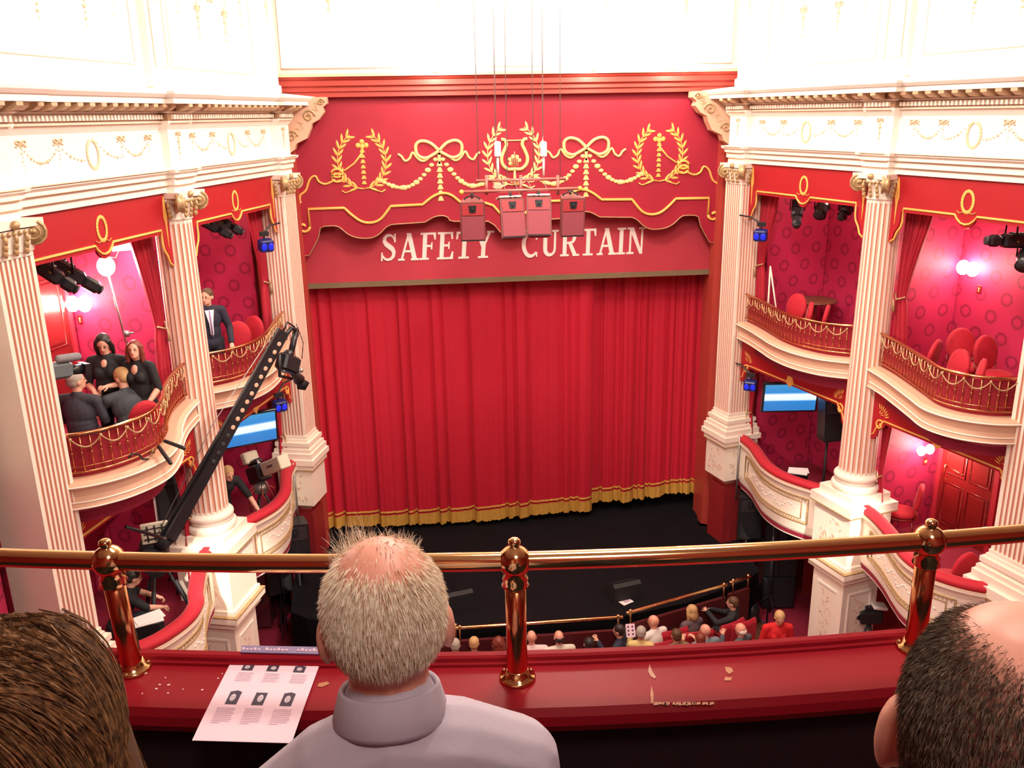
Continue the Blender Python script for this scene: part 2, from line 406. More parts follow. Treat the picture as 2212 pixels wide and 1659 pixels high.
def swag(mb, a, b, drop, ax, r=.012, n=14):
    for i in range(n+1):
        k = i/n; x = a[0]+(b[0]-a[0])*k; z = a[1]+(b[1]-a[1])*k - drop*4*k*(1-k)
        bead(mb, (x, z), r*(1+.7*math.sin(PI*k))*(1.25 if i % 3 == 0 else .9), ax)
def dropp(mb, p, L, ax, r=.014, n=6):
    for i in range(n):
        k = i/n; bead(mb, (p[0]+.003*(-1)**i, p[1]-L*k), r*(1.25-.9*k)*(1.3 if i % 2 else .9), ax)
def bow(mb, p, w, ax, r=.008):
    for sg in (-1, 1):
        pts = [(0, 0), (.25, .35), (.55, .5), (.8, .3), (.75, 0), (.45, -.05), (.1, 0)]
        mb.tube([ax(p[0]+sg*x*w, p[1]+z*w*.7, .006) for x, z in pts], r, 5)
        mb.tube([ax(p[0]+sg*x*w, p[1]+z*w*.7, .006) for x, z in ((0, 0), (.3, -.35), (.5, -.2), (.7, -.5), (.95, -.4))], r*.8, 5)
    bead(mb, p, r*2, ax)
def wreath(mb, p, rx, rz, ax, n=12, L=.07, wd=.022, gap=.5):
    for sg in (-1, 1):
        for i in range(n):
            a = -PI/2 + sg*(.08+(PI-gap)*i/(n-1)); x, z = p[0]+rx*math.cos(a), p[1]+rz*math.sin(a)
            tan = math.atan2(rz*math.cos(a)*sg, -rx*math.sin(a)*sg)
            leaf(mb, (x, z), tan+.5, L, wd, ax); leaf(mb, (x, z), tan-.5, L, wd, ax)

for sd, nm in ((-1, 'left'), (1, 'right')):
    T = TW(sd); fl = sd < 0; COLS = COLS2[sd]; BAYS = BAYS2[sd]; UP = UP2[sd]; LOW = LOW2[sd]; ENT_PATH = entpath(COLS)
    # entablature -------------------------------------------------------------
    mb = MB(T, fl).sweep(ENT_PATH, ENT_PROF)
    ent = obj('trim_1' if sd < 0 else 'trim_2', mb, entcream, kind='structure', label='cream entablature over the boxes %s of the stage' % nm, origin=W(sd, 3, .3, 8.31))
    base = MB(); base.box((0, 0, 0), (.034, .05, .055)); dme = mesh_of('dentil', base, [cream])
    base = MB(); base.prism([(-.085, .0), (.10, .0), (.10, -.035), (.03, -.075), (-.085, -.085)], -.045, .045, axes=lambda a, b, d: (d, a, b)); mme = mesh_of('modillion', base, [mat('modillion_gilt', (.60, .40, .24), .45, .1, var=.15)])
    fp = [p for p in ENT_PATH]
    for (a, b) in zip(fp, fp[1:]):
        L = math.dist(a, b); ang = math.atan2(b[1]-a[1], b[0]-a[0]); nx, ny = -math.sin(ang), math.cos(ang)
        if b[0] < -2.6: continue
        cnt = max(1, round(L/.066)) if L > .2 else 1
        for i in range(cnt):
            k = (i+.5)/cnt; x = a[0]+(b[0]-a[0])*k+nx*.085; y = a[1]+(b[1]-a[1])*k+ny*.085
            if x < -1.2: continue
            inst('dentil', dme, ent, frame(sd, x, y, 9.235, ang*sd))
        cnt = round(L/.205)
        for i in range(cnt):
            k = (i+.5)/cnt; x = a[0]+(b[0]-a[0])*k+nx*.195; y = a[1]+(b[1]-a[1])*k+ny*.195
            if x < -1.2: continue
            inst('modillion', mme, ent, frame(sd, x, y, 9.387, ang*sd + (PI if sd < 0 else 0)))
    gm = MB(T, fl).sweep(ENT_PATH, [(.0625, 9.19), (.0625, 9.285)]); gm.sweep(ENT_PATH, [(.1025, 9.30), (.1025, 9.387), (.29, 9.3885)]); obj('gilt_backing', gm, mat('brown_gilt', (.34, .19, .10), .5, .1, var=.2), ent)  # gilt strips darkened to carry the shading between modillions and dentils
    # gilt lines along the entablature
    gm = MB(T, fl)
    for o, z in ((.03, 8.4), (.055, 8.49), (.10, 8.585), (.07, 9.165)):
        gm.tube([(p.x, p.y, z) for p in [Vector((q[0], q[1]+o)) for q in ENT_PATH[:-1]]], .0075, 4)
    obj('gilt_line', gm, palegilt, ent)
    # frieze relief
    def axf(t0): return lambda a, b, h: W(sd, a, t0+h, b)
    for s0, s1 in ((3.32, 5.98), (COLS[0]+.33, 2.66)):
        gm = MB(); ax = axf(.123); m = (s0+s1)/2; w = (s1-s0)*.42; xs = [m-w, m-w*.5, m+w*.5, m+w]
        for x in xs: bow(gm, (x, 9.0), .09, ax); dropp(gm, (x, 8.95), .24, ax, .011)
        for a, b in ((xs[0], xs[1]), (xs[2], xs[3])): swag(gm, (a, 8.97), (b, 8.97), .17, ax)
        for a, b in ((xs[1], m-.1), (m+.1, xs[2])): swag(gm, (a, 8.97), (b, 8.80), .06, ax, n=8)
        obj('garland', gm, palegilt, ent)
        gm = MB(); wreath(gm, (m, 8.85), .10, .15, ax, 11, .085, .028); obj('wreath', gm, palegilt, ent)
    for c in COLS:
        gm = MB(); ax = axf(.223); bow(gm, (c, 9.03), .07, ax); dropp(gm, (c, 8.98), .30, ax, .022, 8); obj('flower_drop', gm, palegilt, ent)
    # upper wall ----------------------------------------------------------------
    UPATH = [(p[0], p[1]-.10 if i % 1 == 0 else p[1]) for i, p in enumerate(ENT_PATH)]
    mb = MB(T, fl).sweep(UPATH, [(-.02, 9.55), (.03, 9.6), (.03, 9.70), (0, 9.72), (0, 13.05), (-.1, 13.05)])
    uw = obj('wall_'+nm, mb, white, kind='structure', origin=W(sd, 3, .3, 9.55))
    for s0, s1 in ((3.42, 5.88), (COLS[0]+.42, 2.56)):
        pm = MB(T, fl); t0 = .03
        for (x0, x1, z0, z1) in ((s0+.0, s1, 9.86, 12.4),):
            pm.tube([(x0, t0, z0), (x1, t0, z0), (x1, t0, z1), (x0, t0, z1)], .018, 4, closed=True)
        obj('panel_moulding', pm, white, uw)
        gm = MB(); ax = axf(.023); w = (s1-s0)
        for k in (.12, .88): dropp(gm, (s0+w*k, 10.95), .72, ax, .022, 9)
        for k in (.34, .66):
            x = s0+w*k
            for q in (-1, 1): swag(gm, (x+q*.20, 11.2), (x, 10.68), .06*q if False else .03, ax, .014, 10)
            bow(gm, (x, 10.66), .10, ax, .010); dropp(gm, (x, 10.62), .46, ax, .032, 7)
        x = s0+w*.5; dropp(gm, (x, 11.2), .42, ax, .014, 6); bow(gm, (x, 10.80), .09, ax, .009); dropp(gm, (x, 10.55), .26, ax, .010, 5)
        obj('garland', gm, palegilt, uw)
    for c in COLS:
        gm = MB(); ax = axf(.123); dropp(gm, (c, 10.95), .40, ax, .028, 7)
        obj('flower_drop', gm, palegilt, uw)
    pm = MB(T, fl); pm.tube([(2.84, .125, 9.84), (3.14, .125, 9.84), (3.14, .125, 12.4), (2.84, .125, 12.4)], .008, 4, closed=True); obj('panel_moulding', pm, palegilt, uw)
    # box interiors --------------------------------------------------------------
    def wq(name, s0, t0, s1, t1, z0, z1, m=None):
        d = math.dist((s0, t0), (s1, t1)); p = [W(sd, s0, t0, z0), W(sd, s1, t1, z0), W(sd, s1, t1, z1), W(sd, s0, t0, z1)]
        uv = [(0, z0), (d, z0), (d, z1), (0, z1)]
        if sd > 0: p = [p[1], p[0], p[3], p[2]]; uv = [uv[1], uv[0], uv[3], uv[2]]
        return uvwall(name, p, uv, m)
    wq('wall_'+nm+'_boxes', -.5, -1.8, 6.3, -1.8, 2.3, 8.3)
    for s0 in (3.15, 6.18):
        wq('wall_'+nm+'_partition', s0, -1.78, s0, -.47, 2.3, 8.3)
    wq('wall_'+nm+'_partition', COLS[0]-.12, -1.78, COLS[0]-.12, -.47, 2.3, 8.3)
    # stalls level wall and the wall nearer the camera
    wq('wall_'+nm+'_stalls', -6.0, -1.25, 6.6, -1.25, 0, 2.3, redpaint)
    wq('wall_'+nm+'_circle', -6.0, -.16, COLS[0]-.48, -.16, 2.3, 5.76)
    mb = MB((lambda q: (lambda p: W(sd, p[0]+q, p[1], p[2])))(COLS[0]), fl); mb.box((-3.45, -.2, 7.04), (5.9, .12, 2.56)); mb.box((-3.45, -.12, 5.78), (5.9, .08, .06)); mb.box((-3.45, -.10, 7.02), (5.9, .14, .08)); mb.box((-3.45, -.08, 7.10), (5.9, .22, .07)); mb.box((-3.45, -.12, 6.3), (5.9, .06, .04))
    obj('trim_3' if sd < 0 else 'trim_4', mb, cream, kind='structure')
    # floors and ceilings of the boxes
    def slab(name, curves, z, th, m, back=-1.8, s0=-.45, s1=6.2, fr=0):
        P = [(s0, back), (s0, fr)]
        for c in curves: P += c
        P += [(s1, fr), (s1, back)]
        pts = [W(sd, a, b, z) for a, b in P]
        return flat(name, pts, m, th)
    slab('floor_'+nm+'_upper_boxes', (offs(UP[1], -.06), offs(UP[0], -.06)), ZUF, .12, carpet)
    slab('floor_'+nm+'_lower_boxes', (offs(LOW[1], -.04), offs(LOW[0], -.04)), ZLF, .14, carpet)
    slab('ceiling_'+nm+'_boxes', (), 8.32, .06, redpaint, back=-1.8, fr=-.47)

# proscenium ------------------------------------------------------------------------
for sd, nm in ((-1, 'left'), (1, 'right')):
    mb = MB(); x0, x1 = 3.756, 4.75
    mb.box((sd*(x0+x1)/2, 16.13, 4.9), (x1-x0, .26, 9.8)); mb.box((sd*(x0+.05+.04), 16.45, 4.9), (.09, .5, 9.8))
    mb.box((sd*(x0+.12), 15.99, 4.9), (.10, .06, 9.8))
    mb.box((sd*(x0+.10), 15.97, .55), (.30, .16, 1.1))
    obj('trim_5' if sd < 0 else 'trim_6', mb, jambred, kind='structure', label='red proscenium jamb %s of the stage opening' % nm)
    mb = MB(); mb.box((sd*6.6, 16.6, 6.5), (3.8, .1, 13)); obj('wall_'+nm+'_stage_end', mb, redpaint, kind='structure')
    mb = MB(TW(sd), sd < 0); mb.box((6.42, -.12, 4.2), (.5, .55, 8.3))
    obj('trim_7' if sd < 0 else 'trim_8', mb, jambred, kind='structure')
mb = MB()
HP = [(0, 9.52), (-.06, 9.52), (-.06, 9.60), (-.10, 9.61), (-.10, 9.68), (-.16, 9.70), (-.16, 9.78), (-.20, 9.80), (-.24, 9.84), (-.24, 9.87), (0, 9.90)]
mb.sweep([(4.3, 16.0), (-4.3, 16.0)], [(-o, z) for o, z in HP]); mb.box((0, 16.1, 9.75), (8.6, .2, .46))
hdr = obj('trim_9', mb, jambred, kind='structure', label='red stepped moulding across the top of the stage opening')
gm = MB(); gm.box((0, 15.755, 9.865), (8.5, .05, .05)); obj('gilt_edge', gm, palegilt, hdr)
mb = MB(); mb.box((0, 15.95, 11.5), (8.9, .14, 3.3)); wp = obj('wall_proscenium', mb, white, kind='structure')
gm = MB(); gm.tube([(-3.84, 15.87, 9.99), (3.84, 15.87, 9.99), (3.84, 15.87, 12.6), (-3.84, 15.87, 12.6)], .03, 4, closed=True); obj('panel_moulding', gm, white, wp)
gm = MB(); axp = lambda a, b, h: (a, 15.875-h, b)
for x, z in ((-1.22, 11.0), (1.62, 11.0), (3.0, 11.0), (-3.0, 11.1)): dropp(gm, (x, z+.12), .45, axp, .04, 7)
obj('flower_drop', gm, palegilt, wp)
# stage
P = [(-4.9, 19.9), (-4.9, 16.05), (-4.35, 15.6)]
P += [(-4.2, 13.7), (-3.9, 13.45), (-2.6, 12.95), (-1.4, 12.78), (0, 12.74), (1.35, 12.78), (2.6, 13.08), (3.87, 13.68), (4.2, 13.95), (4.35, 15.6), (4.9, 16.05), (4.9, 19.9)]
stage = flat('floor_stage', [(a, b, 1.1) for a, b in P], blackfloor, 1.08)
mb = MB(); mb.box((0, 19.9, 5), (9.6, .05, 8)); obj('wall_upstage_black', mb, black, kind='structure')
# corbels in the corners of the opening
for sd in (-1, 1):
    pts = [(0, 0), (.80, 0), (.80, -.10), (.72, -.16), (.74, -.24), (.64, -.36), (.52, -.42), (.50, -.50), (.42, -.66), (.24, -.74), (.20, -.84), (.08, -.92), (0, -.93)]
    X = -3.93 if sd < 0 else 3.93
    ax = lambda a, b, d: (X - sd*a, 15.98-d, 9.52+b)
    nmL = 'pink scrolled corbel with gilt acanthus in the %s corner of the stage opening' % ('left' if sd < 0 else 'right')
    t = thing('corbel', ax(0, -.9, 0), nmL, 'corbel')
    obj('bracket', MB().prism(pts, 0, .26, axes=ax), pinkcream, t)
    gm = MB(); axo = lambda a, b, h: ax(a, b, .265+h)
    for cx, cz, r in ((.18, -.62, .10), (.48, -.30, .11), (.70, -.08, .06)):
        gm.tube([axo(cx+r*(1-k/14)*math.cos(k*.75), cz+r*(1-k/14)*math.sin(k*.75), .01) for k in range(13)], .014, 5)
    for i in range(12):
        a = i/11; leaf(gm, (.14+.52*a+.04*math.sin(i*2.2), -.66+.56*a), .8+1.1*(-1)**i, .12, .022, axo)
    obj('acanthus_scroll', gm, oldgilt, t)

# ================================================================ COLUMNS
def flute_shaft(mb, r0, r1, z0, z1, n=22, c=(0, 0)):
    K = n*4; rf = []
    zs = [z0, z0+.05, z0+.09] + [z0+(z1-z0)*k/6 for k in range(1, 6)] + [z1-.09, z1-.05, z1]
    rows = []
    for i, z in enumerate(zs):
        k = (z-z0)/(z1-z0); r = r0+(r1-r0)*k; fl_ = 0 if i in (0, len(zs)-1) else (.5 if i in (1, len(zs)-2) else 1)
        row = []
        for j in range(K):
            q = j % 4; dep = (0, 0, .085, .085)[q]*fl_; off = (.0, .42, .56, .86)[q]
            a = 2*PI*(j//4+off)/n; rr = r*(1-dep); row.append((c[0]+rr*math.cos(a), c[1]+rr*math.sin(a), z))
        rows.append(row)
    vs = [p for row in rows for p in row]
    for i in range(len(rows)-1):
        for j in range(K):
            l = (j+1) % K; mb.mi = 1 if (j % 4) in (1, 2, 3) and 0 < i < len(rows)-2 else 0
            if i == 0 and j == 0: mb.add(vs, [])
            n0 = len(mb.v)-len(vs)
            mb.f.append((n0+i*K+j, n0+i*K+l, n0+(i+1)*K+l, n0+(i+1)*K+j)); mb.s.append(False); mb.m.append(mb.mi)
    mb.mi = 0
def volute(mb, r=.125, th=.08):
    """scroll in the local xz plane, centred on the origin, thickness along y"""
    mb.lathe([(r*.98, -th/2), (r, -th/4), (r*.9, 0), (r, th/4), (r*.98, th/2)], 18, Matrix.Rotation(PI/2, 4, 'X'))
    for sg in (-1, 1):
        pts = []
        for k in range(22):
            a = -PI/2 + k*.52; rr = r*(1.0-k/24*.86); pts.append((rr*math.cos(a), sg*th/2, rr*math.sin(a)))
        mb.tube(pts, [r*.12*(1-k/40) for k in range(22)], 5)
    mb.tube([(0, -th*.62, 0), (0, th*.62, 0)], r*.2, 8)
vm = MB(); volute(vm); VOL = mesh_of('volute', vm, [oldgilt])
def capital(parent, M, r, square=False, sd=1):
    """composite capital between z=-.36 and 0 in the frame M"""
    mb = MB()
    if square: mb.box((0, 0, -.33), (2*r, 2*r, .05), M); mb.box((0, 0, -.20), (2*r+.02, 2*r+.02, .22), M, taper=1.1)
    else: mb.lathe([(r*1.0, -.37), (r*1.08, -.355), (r*1.08, -.335), (r*.98, -.32), (r*.98, -.20), (r*1.1, -.14), (r*1.22, -.10), (r*1.2, -.08)], 24, M)
    w = r*1.36; pts = []
    for q in range(4):
        for k in range(5):
            x = -w+2*w*k/4.; y = -w+.05*math.sin(PI*k/4)
            if k == 4: continue
            a = q*PI/2; pts.append((x*math.cos(a)-y*math.sin(a), x*math.sin(a)+y*math.cos(a)))
    mb.prism(pts, -.075, -.0, axes=lambda a, b, d: (a, b, d), M=M)
    cap = obj('capital', mb, cream, parent)
    lm = MB()
    for q in range(4):
        R = M @ Matrix.Rotation(q*PI/2, 4, 'Z')
        for x in (-.55, 0, .55):
            for k in range(3):
                lm.ell((x*r, -(r*1.05+.02+k*.012), -.29+k*.06), (.035-.004*k, .02, .045), 6, 5, R)
        lm.ell((0, -w+.03, -.04), (.05, .04, .045), 8, 6, R)
        for k in range(7): lm.ell(((k-3)*r*.28, -r*1.16, -.12), (.022, .025, .026), 6, 5, R)
    obj('acanthus', lm, oldgilt, cap)
    for q in range(4):
        a = PI/4+q*PI/2; R = M @ Matrix.Rotation(a, 4, 'Z') @ Matrix.Translation((w*1.12, 0, -.13))
        inst('volute', VOL, cap, R)
    return cap
def torus_prof(r, z0, h, n=6, bulge=.04):
    return [(r+bulge*math.cos(-PI/2+PI*k/n), z0+h/2+h/2*math.sin(-PI/2+PI*k/n)) for k in range(n+1)]
def side_pos(sd): return 'left' if sd < 0 else 'right'
for sd in (-1, 1):
    for ci, s in enumerate(COLS2[sd]):
        Mf = frame(sd, s, 0, 0); rnd = ci == 1
        where = ('nearest the circle', 'between the two pairs of boxes', 'beside the proscenium')[ci]
        t = thing('column', W(sd, s, 0, 0), '%s cream fluted %s %s, %s of stage' % ('round' if rnd else 'square', 'column' if rnd else 'pilaster', where, side_pos(sd)), 'column', kind='thing')
        WL[t] = W(sd, s, 0, 0)
        zt = 3.34
        if rnd:
            mb = MB(); mb.box((0, 0, zt+.07), (.74, .74, .14), Mf)
            mb.lathe(torus_prof(.31, zt+.14, .13, bulge=.055)+[(.325, zt+.28), (.30, zt+.31)]+torus_prof(.30, zt+.32, .09, bulge=.035)+[(.29, zt+.43)], 32, Mf)
            obj('base', mb, cream, t)
            mb = MB(); flute_shaft(mb, .272, .240, zt+.42, 7.95); mb.v = [tuple(Mf @ Vector(p)) for p in mb.v]
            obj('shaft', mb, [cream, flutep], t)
            capital(t, Mf @ Matrix.Translation((0, 0, 8.31)), .24)
        else:
            w = .48 if ci == 2 else .54; mb = MB()
            for z0, h, e in ((zt, .12, .26), (zt+.12, .07, .20), (zt+.19, .05, .12), (zt+.24, .07, .16), (zt+.31, .05, .07), (zt+.36, .06, .03)):
                mb.box((0, 0, z0+h/2), (w+e, w+e, h), Mf)
            obj('base', mb, cream, t)
            mb = MB(); r = w/2; nf = 7
            loop = []; ml = []
            for q in range(4):
                a = q*PI/2; ca, sa = math.cos(a), math.sin(a)
                ptsq = [(-r, -r, 0)]
                if not (ci == 0 and q == 3):
                    fw = 2*r*.86/nf
                    for k in range(nf):
                        x0 = -r*.86+k*fw; ptsq += [(x0+fw*.24, -r, 1), (x0+fw*.33, -r+.022, 1), (x0+fw*.67, -r+.022, 1), (x0+fw*.76, -r, 0)]
                for x, y, g in ptsq: loop.append((x*ca-y*sa, x*sa+y*ca)); ml.append(g)
            n = len(loop); z0, z1 = zt+.42, 7.95
            mb.add([(a, b, z) for z in (z0, z1) for a, b in loop], [])
            for j in range(n):
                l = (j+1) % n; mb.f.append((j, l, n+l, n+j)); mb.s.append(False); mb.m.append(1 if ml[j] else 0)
            mb.add([(-r, -r, z1), (r, -r, z1), (r, r, z1), (-r, r, z1)], [(0, 1, 2, 3)])
            mb.v = [tuple(Mf @ Vector(p)) for p in mb.v]
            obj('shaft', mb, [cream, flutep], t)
            capital(t, Mf @ Matrix.Translation((0, 0, 8.31)), w/2, True)
        # pedestal and pier
        if ci == 1:
            mb = MB(); mb.box((0, 0, 3.27), (.92, .92, .14), Mf); mb.box((0, 0, 2.77), (.80, .80, .88), Mf); mb.box((0, 0, 2.30), (.86, .86, .07), Mf); mb.box((0, 0, 2.2), (.96, .96, .10), Mf); mb.box((0, 0, 2.10), (.84, .84, .12), Mf)
            pd = obj('pedestal', mb, cream, t)
            gm = MB(); gm.box((0, 0, 3.195), (.935, .935, .02), Mf); gm.box((0, 0, 2.255), (.975, .975, .02), Mf); obj('gilt_line', gm, oldgilt, pd)
            for rq in (0, 1, 3):
                R = Mf @ Matrix.Rotation(rq*PI/2 if sd > 0 else -rq*PI/2, 4, 'Z'); gm = MB(); axq = lambda a, b, h: R @ Vector((a, .402+h, b))
                for k in range(16): leaf(gm, (random.uniform(-.22, .22), 2.77+random.uniform(-.22, .25)), random.uniform(0, 6), .07, .018, axq)
                for q in (-1, 1): gm.tube([axq(q*(.05+.012*k), 2.60+.14*math.sin(k*.5)+.012*k, .006) for k in range(12)], .008, 4)
                obj('relief', gm, palegilt, pd)
            mb = MB(); mb.box((0, 0, 1.02), (.70, .70, 2.04), Mf); mb.box((0, 0, .25), (.80, .80, .5), Mf)
            pr = obj('pier', mb, cream, t)
            gm = MB()
            for rq in range(4):
                R = Mf @ Matrix.Rotation(rq*PI/2, 4, 'Z')
                gm.box((0, .352, .68), (.42, .03, .07), R)
                for x in (-.22, .22): gm.box((x, .355, 1.22), (.035, .02, 1.1), R)
                gm.box((0, .355, 1.8), (.47, .02, .035), R)
            obj('panel_moulding', gm, white, pr)
            gm = MB()
            for rq in range(4):
                R = Mf @ Matrix.Rotation(rq*PI/2, 4, 'Z'); axq = lambda a, b, h: R @ Vector((a, .353+h, b))
                for k in range(22): leaf(gm, (.12*math.sin(k*1.3)*random.uniform(.3, 1), .85+.04*k), random.uniform(0, 6), .07, .016, axq)
            obj('relief', gm, pinkcream, pr)
        elif ci == 2:
            mb = MB(); mb.box((0, 0, 3.30), (.80, .80, .10), Mf); mb.box((0, 0, 3.20), (.72, .72, .10), Mf)
            mb.box((0, 0, 2.80), (.64, .64, .72), Mf); mb.add([Mf @ Vector(p) for p in ((-.32, -.32, 2.44), (.32, -.32, 2.44), (.32, .32, 2.44), (-.32, .32, 2.44), (-.1, -.1, 2.26), (.1, -.1, 2.26), (.1, .1, 2.26), (-.1, .1, 2.26))], [(0, 1, 5, 4), (1, 2, 6, 5), (2, 3, 7, 6), (3, 0, 4, 7), (4, 5, 6, 7)])
            pd = obj('pedestal', mb, cream, t)
            gm = MB(); gm.box((0, 0, 3.145), (.735, .735, .018), Mf); obj('gilt_line', gm, oldgilt, pd)
            for rq in (0, 1, 3):
                R = Mf @ Matrix.Rotation(rq*PI/2 if sd > 0 else -rq*PI/2, 4, 'Z'); gm = MB(); axq = lambda a, b, h: R @ Vector((a, .322+h, b))
                for k in range(22): leaf(gm, (random.uniform(-.2, .2), 2.78+random.uniform(-.25, .25)), random.uniform(0, 6), .08, .02, axq)
                obj('relief', gm, pinkcream, pd)
            mb = MB(); mb.box((0, 0, 1.12), (.50, .50, 2.28), Mf); mb.box((0, 0, .15), (.58, .58, .3), Mf); obj('pier', mb, redpaint, t, label='dark red painted pier')
        else:
            mb = MB(); mb.box((0, 0, 3.27), (.92, .92, .14), Mf); mb.box((0, 0, 2.75), (.80, .80, .9), Mf); mb.box((0, 0, 1.15), (.68, .68, 2.3), Mf)
            obj('pedestal', mb, cream, t)
            gm = MB(); gm.box((0, 0, 3.195), (.935, .935, .02), Mf); obj('gilt_line', gm, oldgilt, t)
# ================================================================ BOX FRONTS
bm_ = MB(); bm_.tube([(0, 0, 0), (0, 0, .42)], .0075, 5); bm_.ell((0, 0, .21), (.013, .013, .02), 6, 4)
BAL = mesh_of('baluster', bm_, [copper])
BAYNM = ('stage-side', 'circle-side')
for sd in (-1, 1):
    T = TW(sd); fl = sd < 0; SP = side_pos(sd)
    for bi, (s0, s1) in enumerate(BAYS2[sd]):
        U, Lo = UP2[sd][bi], LOW2[sd][bi]; BN = BAYNM[bi]
        # ---- upper ledge and balustrade
        t = thing('box_balustrade', W(sd, (s0+s1)/2, .3, 5.2), 'bowed brass balustrade of the upper %s box %s of the stage' % (BN, SP), 'balustrade')
        prof = [(-.10, 5.21), (.0, 5.20), (.10, 5.21), (.13, 5.24), (.115, 5.29), (.10, 5.36), (.115, 5.44), (.15, 5.47), (.15, 5.50), (.10, 5.53), (-.10, 5.53), (-.10, 5.21)]
        obj('ledge', MB(T, fl).sweep(U, prof, caps=True), pinkcream, t)
        gm = MB(T, fl)
        for o, z, r in ((.155, 5.485, .012), (.118, 5.30, .010), (.135, 5.235, .010)): gm.tube([(a, b, z) for a, b in offs(U, o)], r, 5)
        obj('ledge_beading', gm, cream, t)
        obj('handrail', MB(T, fl).tube([(a, b, 6.03) for a, b in U], .024, 8, sq=.8), copper, t, label='polished copper-coloured handrail')
        obj('bottom_rail', MB(T, fl).tube([(a, b, 5.60) for a, b in U], .012, 6), copper, t)
        obj('lower_rail', MB(T, fl).tube([(a, b, 5.66) for a, b in U], .006, 5), copper, t)
        for a, b, an in walk(U, .098):
            inst('baluster', BAL, t, Matrix.Translation(W(sd, a, b, 5.60)))
        obj('backing_cloth', MB(T, fl).sweep(offs(U, -.05), [(0, 5.53), (-.01, 5.98)]), darkvelvet, t, label='deep red cloth behind the balusters')
        pts = walk(U, .30); m = walk(offs(U, .03), .30)
        for k in range(len(m)-1):
            a, b = m[k], m[k+1]; gm = MB(T, fl); n = 9
            gm.tube([(a[0]+(b[0]-a[0])*i/n, a[1]+(b[1]-a[1])*i/n+.01, 5.99-.11*4*(i/n)*(1-i/n)) for i in range(n+1)], [.0065+.004*math.sin(PI*i/n) for i in range(n+1)], 5)
            gm.ell((a[0], a[1]+.01, 5.985), (.018, .018, .022), 6, 5)
            obj('garland', gm, oldgilt, t)
        # ---- valance of the upper box
        a, b = s0-.02, s1+.02; mid = (a+b)/2; zt = 7.80
        def outline(o):   # lower edge, o = inset upwards/inwards
            q = []
            for sg in (0, 1):
                seg = [(0.0+o*.6, 7.36+o*.2), (.05+o, 7.40+o*.3), (.09+o, 7.52), (.15+o, 7.60), (.17+o, 7.68), (.17+o, zt+o)]
                seg2 = [(-.15-o*.4, zt+o), (-.12-o*.3, zt-.05+o), (-.06-o*.2, zt-.10+o), (0, zt-.115+o)]
                if sg == 0: q += [(a+x, z) for x, z in seg] + [(mid+x, z) for x, z in seg2]
                else: q += [(mid-x, z) for x, z in seg2[::-1][1:]] + [(b-x, z) for x, z in seg[::-1]]
            return q
        t = thing('valance', W(sd, mid, .12, zt), 'red scalloped valance with gilt wreath, upper %s box %s of stage' % (BN, SP), 'valance')
        ax = lambda p, z, d: W(sd, p, .05+d, z)
        obj('board', MB().prism([(a, 8.31)]+outline(0)+[(b, 8.31)], 0, .03, axes=ax), valred, t)
        g = outline(.055)
        obj('gilt_line', MB().tube([ax(x, z, .034) for x, z in g], .016, 5), goldpaint, t)
        gm = MB(); axh = lambda p, z, h: ax(p, z, .032+h); wreath(gm, (mid, 8.03), .085, .13, axh, 10, .085, .036, gap=.35)
        gm.tube([axh(mid-.03, 7.9, .008), axh(mid-.10, 7.88, .008), axh(mid-.15, 7.905, .008)], .005, 4); gm.tube([axh(mid+.03, 7.9, .008), axh(mid+.10, 7.88, .008), axh(mid+.15, 7.905, .008)], .005, 4)
        obj('laurel_wreath', gm, goldpaint, t)
        for x in (a+.085, b-.085):
            obj('gilt_spear', MB().prism([(x, 7.62), (x+.014, 7.9), (x+.04, 8.0), (x+.014, 8.22), (x, 8.27), (x-.014, 8.22), (x-.04, 8.0), (x-.014, 7.9)], .031, .04, axes=ax), goldpaint, t)
        # ---- valance of the lower box
        a, b = s0+.0, s1-.0; mid = (a+b)/2; zt = 4.70
        t = thing('valance', W(sd, mid, .02, zt), 'red valance with gilt bell and leaf sprays, lower %s box %s of stage' % (BN, SP), 'valance')
        axl = lambda p, z, d: W(sd, p, .02+d, z)
        out = [(a, 5.19), (a, 4.40), (a+.06, 4.40), (a+.12, 4.46), (a+.14, 4.56), (a+.22, 4.62), (a+.26, zt), (b-.26, zt), (b-.22, 4.62), (b-.14, 4.56), (b-.12, 4.46), (b-.06, 4.40), (b, 4.40), (b, 5.19)]
        obj('board', MB().prism(out, 0, .03, axes=axl), valred, t)
        gm = MB(); g = [(a+.24, zt+.045)]; gm.tube([axl(x, z, .034) for x, z in ((a+.24, zt+.045), (mid-.08, zt+.045))], .015, 5); gm.tube([axl(x, z, .034) for x, z in ((mid+.08, zt+.045), (b-.24, zt+.045))], .015, 5)
        for sg, e in ((1, a), (-1, b)):
            c = (e+sg*.17, 4.63); gm.tube([axl(c[0]+sg*.085*(1-k/16)*math.cos(1.0+k*.55), c[1]+.085*(1-k/16)*math.sin(1.0+k*.55)+.03, .034) for k in range(13)], .014, 5)
            gm.tube([axl(e+sg*x, z, .034) for x, z in ((.24, zt+.045), (.20, 4.68), (.11, 4.60), (.07, 4.50), (.03, 4.47))], .012, 5)
        obj('gilt_line', gm, goldpaint, t)
        obj('gilt_bell', MB().prism([(mid-.11, 4.95), (mid-.07, 4.93), (mid-.05, 4.86), (mid-.10, 4.74), (mid-.04, 4.70), (mid, 4.66), (mid+.04, 4.70), (mid+.10, 4.74), (mid+.05, 4.86), (mid+.07, 4.93), (mid+.11, 4.95), (mid, 4.91)], .03, .045, axes=axl), goldpaint, t)
